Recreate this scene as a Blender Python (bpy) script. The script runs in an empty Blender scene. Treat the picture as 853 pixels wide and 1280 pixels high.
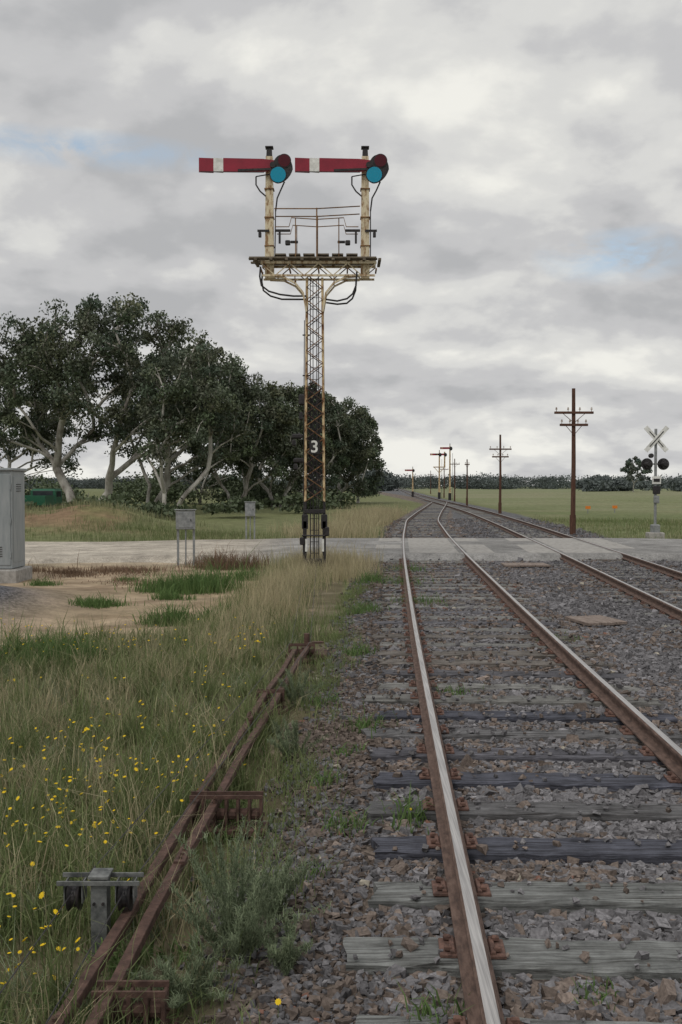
import bpy, math, random
import numpy as np
from mathutils import Vector, Matrix
R = np.random.default_rng(7); random.seed(7)
scn = bpy.context.scene
scn.view_settings.view_transform='Standard'
try: scn.view_settings.look='None'
except Exception: pass
scn.view_settings.exposure=0

# ---------------------------------------------------------------- helpers
def link(o): scn.collection.objects.link(o); return o
def empty(name, loc=(0,0,0)):
    e=bpy.data.objects.new(name,None); e.location=loc; e.empty_display_size=.3; return link(e)
def np_mesh(name, V, Fs, mats, midx=None, col=None, smooth=False, parent=None, loc=(0,0,0), extra=None):
    V=np.asarray(V,dtype=np.float32); me=bpy.data.meshes.new(name)
    Fs=[np.asarray(f,dtype=np.int32) for f in Fs if len(f)]
    me.vertices.add(len(V)); me.vertices.foreach_set('co',V.ravel())
    loops=np.concatenate([f.ravel() for f in Fs]); tot=np.concatenate([np.full(len(f),f.shape[1],dtype=np.int32) for f in Fs])
    start=np.concatenate([[0],np.cumsum(tot)[:-1]]).astype(np.int32)
    me.loops.add(len(loops)); me.loops.foreach_set('vertex_index',loops)
    me.polygons.add(len(tot)); me.polygons.foreach_set('loop_start',start); me.polygons.foreach_set('loop_total',tot)
    if midx is not None: me.polygons.foreach_set('material_index',np.asarray(midx,dtype=np.int32))
    me.polygons.foreach_set('use_smooth',np.full(len(tot),smooth))
    for m in mats: me.materials.append(m)
    me.update(calc_edges=True)
    if col is not None:
        c=np.ones((len(V),4),dtype=np.float32); c[:,:3]=col
        me.attributes.new('Col','FLOAT_COLOR','POINT').data.foreach_set('color',c.ravel())
    if extra:
        for k,a in extra.items(): me.attributes.new(k,'FLOAT','POINT').data.foreach_set('value',np.asarray(a,dtype=np.float32))
    o=bpy.data.objects.new(name,me); o.location=loc; link(o)
    if parent: o.parent=parent
    return o

class MB:
    def __init__(s): s.v=[]; s.f={}; s.n=0
    def add(s,V,F,m=0):
        s.v.extend([tuple(p) for p in V])
        for f in F: s.f.setdefault(m,[]).append([i+s.n for i in f])
        s.n+=len(V)
    def box(s,c,d,m=0,rot=None,bev=0):
        x,y,z=[q/2 for q in d]; b=min(bev,x*.9,y*.9,z*.9)
        if b<=0:
            P=[(-x,-y,-z),(x,-y,-z),(x,y,-z),(-x,y,-z),(-x,-y,z),(x,-y,z),(x,y,z),(-x,y,z)]
            F=[(0,3,2,1),(4,5,6,7),(0,1,5,4),(1,2,6,5),(2,3,7,6),(3,0,4,7)]
        else:
            P=[];ring=lambda X,Y,z0:[(-X,-Y,z0),(X,-Y,z0),(X,Y,z0),(-X,Y,z0)]
            P=ring(x-b,y-b,-z)+ring(x,y,-z+b)+ring(x,y,z-b)+ring(x-b,y-b,z)
            F=[(3,2,1,0),(12,13,14,15)]
            for k in range(3):
                for i in range(4):
                    j=(i+1)%4; F.append((k*4+i,k*4+j,k*4+4+j,k*4+4+i))
        P=[Vector(p) for p in P]
        if rot is not None: P=[rot@p for p in P]
        s.add([p+Vector(c) for p in P],F,m)
    def beam(s,a,b,w,h,m=0,up=(0,0,1),w2=None,h2=None,bev=0):
        a=Vector(a);b=Vector(b);d=(b-a).normalized();u=Vector(up)
        if abs(d.dot(u))>.98: u=Vector((0,1,0))
        r=d.cross(u).normalized();u=r.cross(d).normalized()
        w2=w if w2 is None else w2;h2=h if h2 is None else h2
        P=[]
        for p,ww,hh in((a,w,h),(b,w2,h2)):
            P+= [p-r*ww/2-u*hh/2,p+r*ww/2-u*hh/2,p+r*ww/2+u*hh/2,p-r*ww/2+u*hh/2]
        s.add(P,[(0,3,2,1),(4,5,6,7),(0,1,5,4),(1,2,6,5),(2,3,7,6),(3,0,4,7)],m)
    def tube(s,pts,r,m=0,n=8,rads=None):
        pts=[Vector(p) for p in pts];N=len(pts);P=[];F=[]
        prev=None
        for i,p in enumerate(pts):
            d=(pts[min(i+1,N-1)]-pts[max(i-1,0)]).normalized()
            if prev is None:
                u=Vector((0,0,1)) if abs(d.z)<.9 else Vector((0,1,0))
            else: u=prev
            rr=d.cross(u).normalized();u=rr.cross(d).normalized();prev=u
            q=rads[i] if rads else r
            for k in range(n):
                a=2*math.pi*k/n;P.append(p+rr*math.cos(a)*q+u*math.sin(a)*q)
        for i in range(N-1):
            for k in range(n):
                k2=(k+1)%n;F.append((i*n+k,i*n+k2,(i+1)*n+k2,(i+1)*n+k))
        F.append(tuple(range(n))[::-1]);F.append(tuple((N-1)*n+k for k in range(n)))
        s.add(P,F,m)
    def prism(s,poly,y0,y1,m=0):
        n=len(poly);P=[(x,y0,z) for x,z in poly]+[(x,y1,z) for x,z in poly]
        F=[tuple(range(n)),tuple(range(2*n-1,n-1,-1))]
        for i in range(n):
            j=(i+1)%n;F.append((i,i+n,j+n,j))
        s.add(P,F,m)
    def build(s,name,mats,parent=None,loc=(0,0,0),rotz=0):
        me=bpy.data.meshes.new(name);fs=[];mi=[]
        for k,l in s.f.items(): fs+=l;mi+=[k]*len(l)
        me.from_pydata(s.v,[],fs)
        me.polygons.foreach_set('material_index',mi)
        for m in mats: me.materials.append(m)
        me.update()
        import bmesh
        bm=bmesh.new();bm.from_mesh(me);bmesh.ops.recalc_face_normals(bm,faces=bm.faces);bm.to_mesh(me);bm.free()
        o=bpy.data.objects.new(name,me);o.location=loc;o.rotation_euler[2]=rotz;link(o)
        if parent:o.parent=parent
        return o

def vnoise(x,y,scale,seed,octv=3):
    r=np.random.default_rng(seed);T=r.random((64,64));out=0;a=1;tot=0
    for o in range(octv):
        X=x/scale+17.3*o;Y=y/scale+9.1*o;xi=np.floor(X).astype(int);yi=np.floor(Y).astype(int)
        fx=X-xi;fy=Y-yi;fx=fx*fx*(3-2*fx);fy=fy*fy*(3-2*fy)
        g=lambda i,j:T[i%64,j%64]
        out=out+a*((g(xi,yi)*(1-fx)+g(xi+1,yi)*fx)*(1-fy)+(g(xi,yi+1)*(1-fx)+g(xi+1,yi+1)*fx)*fy)
        tot+=a;a*=.5;scale*=.5
    return out/tot
def sstep(a,b,x):
    t=np.clip((x-a)/(b-a),0,1);return t*t*(3-2*t)

def nt(name):
    m=bpy.data.materials.new(name);m.use_nodes=True;t=m.node_tree
    return m,t,t.nodes['Principled BSDF'],t.nodes,t.links
def pmat(name,c1,c2,scale=8,rough=.8,metal=0,bump=.0,detail=6,stretch=(1,1,1),lo=.35,hi=.65,spec=.3,c3=None,bscale=None):
    m,t,b,N,L=nt(name)
    tc=N.new('ShaderNodeTexCoord');mp=N.new('ShaderNodeMapping');mp.inputs['Scale'].default_value=stretch
    L.new(tc.outputs['Object'],mp.inputs[0])
    no=N.new('ShaderNodeTexNoise');no.inputs['Scale'].default_value=scale;no.inputs['Detail'].default_value=detail;no.inputs['Roughness'].default_value=.65
    L.new(mp.outputs[0],no.inputs['Vector'])
    cr=N.new('ShaderNodeValToRGB');cr.color_ramp.elements[0].position=lo;cr.color_ramp.elements[1].position=hi
    cr.color_ramp.elements[0].color=(*c1,1);cr.color_ramp.elements[1].color=(*c2,1)
    if c3: e=cr.color_ramp.elements.new((lo+hi)/2);e.color=(*c3,1)
    L.new(no.outputs[0],cr.inputs[0]);L.new(cr.outputs[0],b.inputs['Base Color'])
    b.inputs['Roughness'].default_value=rough;b.inputs['Metallic'].default_value=metal;b.inputs['Specular IOR Level'].default_value=spec
    if bump:
        n2=N.new('ShaderNodeTexNoise');n2.inputs['Scale'].default_value=bscale or scale*3;n2.inputs['Detail'].default_value=8
        L.new(mp.outputs[0],n2.inputs['Vector'])
        bp=N.new('ShaderNodeBump');bp.inputs['Strength'].default_value=bump;bp.inputs['Distance'].default_value=.01
        L.new(n2.outputs[0],bp.inputs['Height']);L.new(bp.outputs[0],b.inputs['Normal'])
    return m
def leafmat(name,transl=.3,rough=.7):
    m,t,b,N,L=nt(name)
    a=N.new('ShaderNodeAttribute');a.attribute_name='Col'
    b.inputs['Roughness'].default_value=rough;b.inputs['Specular IOR Level'].default_value=.2
    L.new(a.outputs['Color'],b.inputs['Base Color'])
    tr=N.new('ShaderNodeBsdfTranslucent');L.new(a.outputs['Color'],tr.inputs[0])
    mx=N.new('ShaderNodeMixShader');mx.inputs[0].default_value=transl
    L.new(b.outputs[0],mx.inputs[1]);L.new(tr.outputs[0],mx.inputs[2]);L.new(mx.outputs[0],N['Material Output'].inputs[0])
    return m

M_cream=pmat('weathered_cream_paint',(.26,.15,.07),(.62,.54,.38),12,.6,0,.2,lo=.38,hi=.53,stretch=(1,1,.35))
M_mast=pmat('rust_streaked_mast_paint',(.17,.075,.03),(.58,.46,.27),9,.7,0,.2,lo=.40,hi=.58,stretch=(1,1,.35))
M_rust=pmat('rusty_steel',(.045,.027,.022),(.135,.080,.064),18,.85,.1,.4,lo=.3,hi=.7,c3=(.085,.050,.040))
M_rustlat=pmat('rusty_lattice_paint',(.08,.04,.022),(.27,.15,.065),10,.8,0,.2)
M_black=pmat('black_paint',(.012,.012,.014),(.04,.035,.035),20,.5,0,.1)
M_red=pmat('red_signal_enamel',(.17,.015,.028),(.31,.022,.045),3,.4,0,0,lo=.2,hi=.8)
M_white=pmat('white_signal_enamel',(.5,.5,.47),(.78,.78,.75),6,.5)
M_galv=pmat('galvanised_steel',(.17,.18,.185),(.29,.30,.30),9,.6,.2,.1)
M_dgalv=pmat('weathered_dark_galvanising',(.07,.075,.075),(.21,.215,.21),14,.7,.2,.3)
M_cab=pmat('grey_cabinet_paint',(.22,.245,.255),(.30,.32,.33),3,.5,.1,.05,stretch=(3,3,.5))
M_conc=pmat('concrete',(.22,.21,.195),(.37,.355,.335),7,.9,0,.4)
M_wood=pmat('platform_timber',(.07,.055,.04),(.2,.17,.13),6,.9,0,.4,stretch=(1,8,8))
M_pole=pmat('rusty_pole_timber',(.05,.025,.018),(.12,.06,.04),8,.9,0,.3,stretch=(6,6,.6))
M_railside=pmat('rail_rust',(.07,.047,.039),(.17,.115,.093),30,.8,.1,.3,c3=(.12,.078,.063),stretch=(1,.3,1))
M_railtop=pmat('rail_polished_top',(.26,.25,.25),(.50,.485,.475),12,.45,.5,.0,stretch=(8,.15,1))
M_plate=pmat('baseplate_rust',(.075,.045,.037),(.19,.108,.085),25,.85,.0,.4)
M_orange=pmat('orange_marker_paint',(.5,.14,.02),(.7,.22,.03),6,.6)
M_greenpaint=pmat('green_vehicle_paint',(.015,.08,.045),(.022,.10,.055),3,.4)
M_glassd=pmat('dark_glass',(.02,.025,.03),(.04,.045,.05),3,.1)
M_tyre=pmat('tyre_rubber',(.012,.012,.012),(.03,.03,.03),9,.8)
M_insul=pmat('porcelain_insulator',(.2,.15,.12),(.5,.45,.4),6,.25)
def glass(name,c):
    m,t,b,N,L=nt(name);b.inputs['Base Color'].default_value=(*c,1);b.inputs['Roughness'].default_value=.15
    tr=N.new('ShaderNodeBsdfTranslucent');tr.inputs[0].default_value=(*c,1)
    mx=N.new('ShaderNodeMixShader');mx.inputs[0].default_value=.5
    L.new(b.outputs[0],mx.inputs[1]);L.new(tr.outputs[0],mx.inputs[2]);L.new(mx.outputs[0],N['Material Output'].inputs[0])
    return m
M_blue=glass('blue_lens_glass',(.02,.50,.75)); M_redg=glass('red_lens_glass',(.14,.012,.025))

# sleepers
m,t,b,N,L=nt('weathered_sleeper_timber');M_sleeper=m
a=N.new('ShaderNodeAttribute');a.attribute_name='Col'
tc=N.new('ShaderNodeTexCoord');mp=N.new('ShaderNodeMapping');mp.inputs['Scale'].default_value=(1.6,45,45);L.new(tc.outputs['Object'],mp.inputs[0])
n1=N.new('ShaderNodeTexNoise');n1.inputs['Scale'].default_value=1.3;n1.inputs['Detail'].default_value=8;n1.inputs['Roughness'].default_value=.7;n1.inputs['Distortion'].default_value=.4;L.new(mp.outputs[0],n1.inputs['Vector'])
cr=N.new('ShaderNodeValToRGB');cr.color_ramp.elements[0].position=.34;cr.color_ramp.elements[0].color=(.28,.26,.25,1);cr.color_ramp.elements[1].position=.6;cr.color_ramp.elements[1].color=(1.15,1.14,1.14,1);L.new(n1.outputs[0],cr.inputs[0])
n3=N.new('ShaderNodeTexNoise');n3.inputs['Scale'].default_value=4;n3.inputs['Detail'].default_value=8;n3.inputs['Roughness'].default_value=.7;L.new(tc.outputs['Object'],n3.inputs['Vector'])
mr=N.new('ShaderNodeMapRange');mr.inputs[1].default_value=.3;mr.inputs[2].default_value=.7;mr.inputs[3].default_value=.5;mr.inputs[4].default_value=1.25;L.new(n3.outputs[0],mr.inputs[0])
mm=N.new('ShaderNodeMix');mm.data_type='RGBA';mm.blend_type='MULTIPLY';mm.inputs[0].default_value=1;L.new(a.outputs['Color'],mm.inputs[6]);L.new(cr.outputs[0],mm.inputs[7])
m2=N.new('ShaderNodeVectorMath');m2.operation='SCALE';L.new(mm.outputs[2],m2.inputs[0]);L.new(mr.outputs[0],m2.inputs['Scale'])
L.new(m2.outputs[0],b.inputs['Base Color']);b.inputs['Roughness'].default_value=.95;b.inputs['Specular IOR Level'].default_value=.15
bp=N.new('ShaderNodeBump');bp.inputs['Strength'].default_value=1;bp.inputs['Distance'].default_value=.014;L.new(n1.outputs[0],bp.inputs['Height']);L.new(bp.outputs[0],b.inputs['Normal'])

# stones
m,t,b,N,L=nt('ballast_stone');M_stone=m
a=N.new('ShaderNodeAttribute');a.attribute_name='Col'
tc=N.new('ShaderNodeTexCoord');n1=N.new('ShaderNodeTexNoise');n1.inputs['Scale'].default_value=60;n1.inputs['Detail'].default_value=4;L.new(tc.outputs['Object'],n1.inputs['Vector'])
mr=N.new('ShaderNodeMapRange');mr.inputs[1].default_value=.3;mr.inputs[2].default_value=.7;mr.inputs[3].default_value=.65;mr.inputs[4].default_value=1.3;L.new(n1.outputs[0],mr.inputs[0])
m2=N.new('ShaderNodeVectorMath');m2.operation='SCALE';L.new(a.outputs['Color'],m2.inputs[0]);L.new(mr.outputs[0],m2.inputs['Scale']);L.new(m2.outputs[0],b.inputs['Base Color'])
b.inputs['Roughness'].default_value=.95;b.inputs['Specular IOR Level'].default_value=.12

def groundmat(name,gscale=26):
    m,t,b,N,L=nt(name)
    a=N.new('ShaderNodeAttribute');a.attribute_name='Col';g=N.new('ShaderNodeAttribute');g.attribute_name='grav'
    tc=N.new('ShaderNodeTexCoord')
    vo=N.new('ShaderNodeTexVoronoi');vo.inputs['Scale'].default_value=gscale;L.new(tc.outputs['Object'],vo.inputs['Vector'])
    sp=N.new('ShaderNodeSeparateColor');L.new(vo.outputs['Color'],sp.inputs[0])
    mr=N.new('ShaderNodeMapRange');mr.inputs[3].default_value=.45;mr.inputs[4].default_value=1.6;L.new(sp.outputs[0],mr.inputs[0])
    n1=N.new('ShaderNodeTexNoise');n1.inputs['Scale'].default_value=1.7;n1.inputs['Detail'].default_value=12;n1.inputs['Roughness'].default_value=.75;L.new(tc.outputs['Object'],n1.inputs['Vector'])
    m1=N.new('ShaderNodeMapRange');m1.inputs[1].default_value=.25;m1.inputs[2].default_value=.75;m1.inputs[3].default_value=.45;m1.inputs[4].default_value=1.55;L.new(n1.outputs[0],m1.inputs[0])
    mf=N.new('ShaderNodeMix');L.new(g.outputs['Fac'],mf.inputs[0]);mf.inputs[2].default_value=1;L.new(mr.outputs[0],mf.inputs[3])
    mu=N.new('ShaderNodeMath');mu.operation='MULTIPLY';L.new(mf.outputs[0],mu.inputs[0]);L.new(m1.outputs[0],mu.inputs[1])
    m2=N.new('ShaderNodeVectorMath');m2.operation='SCALE';L.new(a.outputs['Color'],m2.inputs[0]);L.new(mu.outputs[0],m2.inputs['Scale']);L.new(m2.outputs[0],b.inputs['Base Color'])
    b.inputs['Roughness'].default_value=.95;b.inputs['Specular IOR Level'].default_value=.1
    h1=N.new('ShaderNodeMath');h1.operation='MULTIPLY';L.new(vo.outputs['Distance'],h1.inputs[0]);L.new(g.outputs['Fac'],h1.inputs[1])
    h2=N.new('ShaderNodeMath');h2.operation='SUBTRACT';L.new(n1.outputs[0],h2.inputs[0]);L.new(h1.outputs[0],h2.inputs[1])
    bp=N.new('ShaderNodeBump');bp.inputs['Strength'].default_value=.8;bp.inputs['Distance'].default_value=.04;L.new(h2.outputs[0],bp.inputs['Height']);L.new(bp.outputs[0],b.inputs['Normal'])
    return m
M_ground=groundmat('ground_soil_and_grass');M_road=groundmat('road_gravel_and_asphalt',40)
M_grass=leafmat('grass_blades',.3);M_leaf=leafmat('eucalypt_leaves',.12,.5);M_flower=leafmat('yellow_petals',.2)
M_bark=pmat('pale_gum_bark',(.15,.13,.11),(.46,.44,.40),1.2,.9,0,.4,lo=.32,hi=.56,stretch=(1,1,.5))

# ---------------------------------------------------------------- track alignments
def smoothline(pts,win=8,step=.5,y1=900):
    ys=np.arange(-30,y1,step);P=np.array(pts);xs=np.interp(ys,P[:,0],P[:,1]);k=int(win/step)|1
    ker=np.hanning(k+2)[1:-1];ker/=ker.sum();pad=np.pad(xs,k//2,mode='reflect',reflect_type='odd')
    return ys,np.convolve(pad,ker,'valid')
sid=[(-30,-.15),(3.4,1.36),(7.85,1.56),(12.6,1.78),(22,2.27),(27.7,2.58),(36.5,3.12),(53.5,4.35),(70,6.2),(92,8.8),(112,11.1),(130,12)]
mn=[(-30,2.35),(14.85,5.89),(27.7,6.90),(50,8.5),(70,9.75),(92,10.7),(130,12),(209,15.5),(460,28),(900,50)]
SY,SX=smoothline(sid,12,y1=114);MY,MX=smoothline(mn,20)
sidx=lambda y:np.interp(y,SY,SX);mainx=lambda y:np.interp(y,MY,MX)
ROAD0,ROAD1=27.2,35.2

# ---------------------------------------------------------------- ground
def gz(x,y):
    x=np.asarray(x,float);y=np.asarray(y,float)
    n=vnoise(x,y,1.6,3)-.5;nb=vnoise(x,y,9,5)-.5
    xs=sidx(np.minimum(y,113));xm=mainx(y)
    z=-.10+n*.08+0*x
    f=sstep(-2.1,-1.35,x-xs)*(1-sstep(2.2,4.2,x-xm))
    z=z*(1-f)+(-.03+n*.03)*f
    far=sstep(8,16,y);z=z+f*far*.03
    off=np.maximum(sstep(5,40,-(x-xs)),sstep(5,40,x-xm))*sstep(40,80,y)
    z=z+off*nb*1.2
    bank=np.exp(-((y-47)/5.)**2)*sstep(-5,-13,x)*(.45+1.0*vnoise(x,y,5,11))*1.5
    z=z+bank
    z=z+ .45*np.exp(-(((x+6.6)/1.5)**2+((y-17.)/2.0)**2))
    inroad=sstep(ROAD0-1.2,ROAD0-.2,y)*(1-sstep(ROAD1+.2,ROAD1+1.4,y))
    z=z*(1-inroad)+(-.07)*inroad
    return z
def dirtd(x,y): return ((x+5.4)/4.4)**2+((y-19.6)/7.9)**2+(vnoise(x,y,1.3,21)-.5)*1.1
def axis(segs):
    o=[]
    for a,b,s in segs:o.append(np.arange(a,b,s))
    return np.unique(np.concatenate(o+[[segs[-1][1]]]))
gx=axis([(-2500,-400,150),(-400,-100,20),(-100,-30,3),(-30,-9,.5),(-9,9,.12),(9,20,.3),(20,60,1.5),(60,400,15),(400,2500,150)])
gy=axis([(-60,0,5),(0,2,.5),(2,30,.12),(30,60,.35),(60,150,1),(150,400,8),(400,4000,150)])
X,Y=np.meshgrid(gx,gy);Z=gz(X,Y)
xs=sidx(np.minimum(Y,113));xm=mainx(Y)
n1=vnoise(X,Y,1.3,21);n2=vnoise(X,Y,7,22);n3=vnoise(X,Y,30,23);nf=vnoise(X,Y,.5,24)
col=np.zeros(X.shape+(3,));grav=np.zeros(X.shape)
def put(mask,c):
    global col
    mask=np.clip(mask,0,1)[...,None];c=np.asarray(c,float)
    col=col*(1-mask)+c*mask
put(np.ones_like(X),(.12,.135,.06))
put(n2*1.0,(.155,.16,.08))
rp=sstep(3,6,X-xm)*sstep(36,38,Y)
put(rp,(.125,.145,.065));put(rp*sstep(.4,.65,n3),(.175,.185,.10));put(rp*sstep(.5,.7,n2)*.6,(.205,.195,.115));put(rp*sstep(60,200,Y)*.6,(.195,.205,.115))
put(rp*sstep(.45,.6,vnoise(X*.25,Y,18,29))*.45,(.21,.195,.13))
put(sstep(150,600,Y)*.7,(.165,.185,.105))
fl=(X<0)*(Y<27);put(fl*1.,(.115,.10,.06));put(fl*sstep(.45,.7,nf)*.6,(.2,.17,.12))
dd=dirtd(X,Y)
dm=sstep(1.2,.8,dd)*(X<0)
put(dm,(.335,.26,.18));put(dm*sstep(.48,.66,nf)*.75,(.20,.145,.095));put(dm*sstep(.55,.7,n1)*.5,(.24,.19,.12))
dm2=sstep(-9,-12,X)*(Y<27);put(dm2*.8*n1,(.3,.25,.17))
gm=np.exp(-(((X+6.6)/1.3)**2+((Y-16.4)/2.4)**2))*1.6
put(gm,(.10,.10,.11));grav=np.maximum(grav,np.clip(gm,0,1))
bk=np.exp(-((Y-46.)/5.)**4)*sstep(-5,-11,X);put(bk*sstep(.34,.50,n2+ (n1-.5)*.5),(.20,.135,.085));put(bk*sstep(.6,.7,n1)*.7,(.13,.14,.06))
ve=sstep(ROAD0-1.6,ROAD0-.3,Y)*(1-sstep(ROAD1+.3,ROAD1+2,Y));put(ve*.9,(.33,.275,.20))
f=sstep(-1.95,-1.6,X-xs+(nf-.5)*.5)*(1-sstep(2.4,3.1,X-xm+(nf-.5)*.5))
bc=np.where(((X-xs)<1.6)[...,None],np.array((.15,.126,.112)),np.array((.125,.125,.13)))
put(f,bc);grav=np.maximum(grav,f)
lsh=sstep(-2.0,-1.6,X-xs)*(1-sstep(-1.3,-1.0,X-xs))*(Y<26);put(lsh*.8,(.10,.08,.065))
intr=(np.abs(X-xs)<1.25)*sstep(7,14,Y);put(intr*.45*n1*2,(.15,.12,.09))
put(np.exp(-((Y-25)/1.8)**2)*f*.3,(.30,.26,.2))
nx,ny=len(gx),len(gy)
idx=np.arange(nx*ny).reshape(ny,nx)
F=np.stack([idx[:-1,:-1],idx[:-1,1:],idx[1:,1:],idx[1:,:-1]],-1).reshape(-1,4)
np_mesh('ground',np.stack([X,Y,Z],-1).reshape(-1,3),[F],[M_ground],col=col.reshape(-1,3),smooth=True,extra={'grav':grav.ravel()})

# ---------------------------------------------------------------- road / crossing
rx=axis([(-150,-20,4),(-20,20,.25),(20,150,4)])
ry=np.array([ROAD0-.55,ROAD0-.1,ROAD0]+list(np.arange(ROAD0+.3,ROAD1-.1,.3))+[ROAD1,ROAD1+.1,ROAD1+.55])
RX,RY=np.meshgrid(rx,ry)
def roadz(x): return .035+.13*sstep(-9,-.5,x)*(1-sstep(9.5,17,x))
RZ=roadz(RX);edge=np.minimum(RY-(ROAD0-.55),(ROAD1+.55)-RY);RZ=np.where(edge<.5,RZ*0+(-.14)+(RZ+.13)*np.clip(edge/.45,0,1),RZ)
RYw=RY+ (vnoise(RX,RY*0,3,41)-.5)*.9*((RX<-.5)|(RX>10))
n=vnoise(RX,RY,1.2,42);na=vnoise(RX,RY,5,43)
rc=np.ones(RX.shape+(3,))*np.array((.36,.325,.275))
asph=(sstep(-3.5,-1,RX)*(1-sstep(25,40,RX)))[...,None]
rc=rc*(1-asph)+np.array((.24,.235,.228))*asph
rc=rc*(.75+.5*n[...,None])*(.8+.4*na[...,None])
tr=(np.exp(-((RY-29.3)/.5)**2)+np.exp(-((RY-33)/.6)**2))*.25;rc=rc*(1+tr[...,None]*(1-asph))
idx=np.arange(RX.size).reshape(RX.shape);F=np.stack([idx[:-1,:-1],idx[:-1,1:],idx[1:,1:],idx[1:,:-1]],-1).reshape(-1,4)
road=np_mesh('road',np.stack([RX,RYw,RZ],-1).reshape(-1,3),[F],[M_road],col=rc.reshape(-1,3),smooth=True,extra={'grav':(RX*0+.35).ravel()})
mb=MB()
for fx in (sidx,mainx):
    for off,w in ((0,1.36),(-1.3,.75),(1.3,.75)):
        for i in range(4):
            y0=27.4+i*1.9;y1=y0+1.87
            if off!=0 and i%2==0 and random.random()<.5: continue
            xa=float(fx(y0));xb=float(fx(y1));z=.170
            P=[(xa+off-w/2,y0,z-.05),(xa+off+w/2,y0,z-.05),(xb+off+w/2,y1,z-.05),(xb+off-w/2,y1,z-.05)]
            P+=[(p[0],p[1],z) for p in P]
            mb.add(P,[(0,3,2,1),(4,5,6,7),(0,1,5,4),(1,2,6,5),(2,3,7,6),(3,0,4,7)],0)
mb.build('crossing_panels',[M_conc],parent=road)

# ---------------------------------------------------------------- rails, sleepers
prof=[(-.068,0),(-.068,.012),(-.014,.03),(-.010,.04),(-.010,.092),(-.033,.104),(-.034,.122),(-.024,.135),(.024,.135),(.034,.122),(.033,.104),(.010,.092),(.010,.04),(.014,.03),(.068,.012),(.068,0)]
def sweep(xf,ys,off,z0):
    x=xf(ys);dx=np.gradient(x,ys);ln=np.sqrt(1+dx*dx);nxv=1/ln;nyv=-dx/ln
    p=np.array(prof);V=np.zeros((len(ys),len(p),3))
    V[...,0]=x[:,None]+(off+p[None,:,0])*nxv[:,None];V[...,1]=ys[:,None]+(off+p[None,:,0])*nyv[:,None];V[...,2]=z0+p[None,:,1]
    k=len(p);i=np.arange(len(ys)-1)[:,None]*k;j=np.arange(k-1)[None,:]
    F=np.stack([i+j,i+j+1,i+k+j+1,i+k+j],-1).reshape(-1,4)
    mi=np.tile(np.isin(np.arange(k-1),[7]).astype(int),len(ys)-1)
    return V.reshape(-1,3),F,mi
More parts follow.
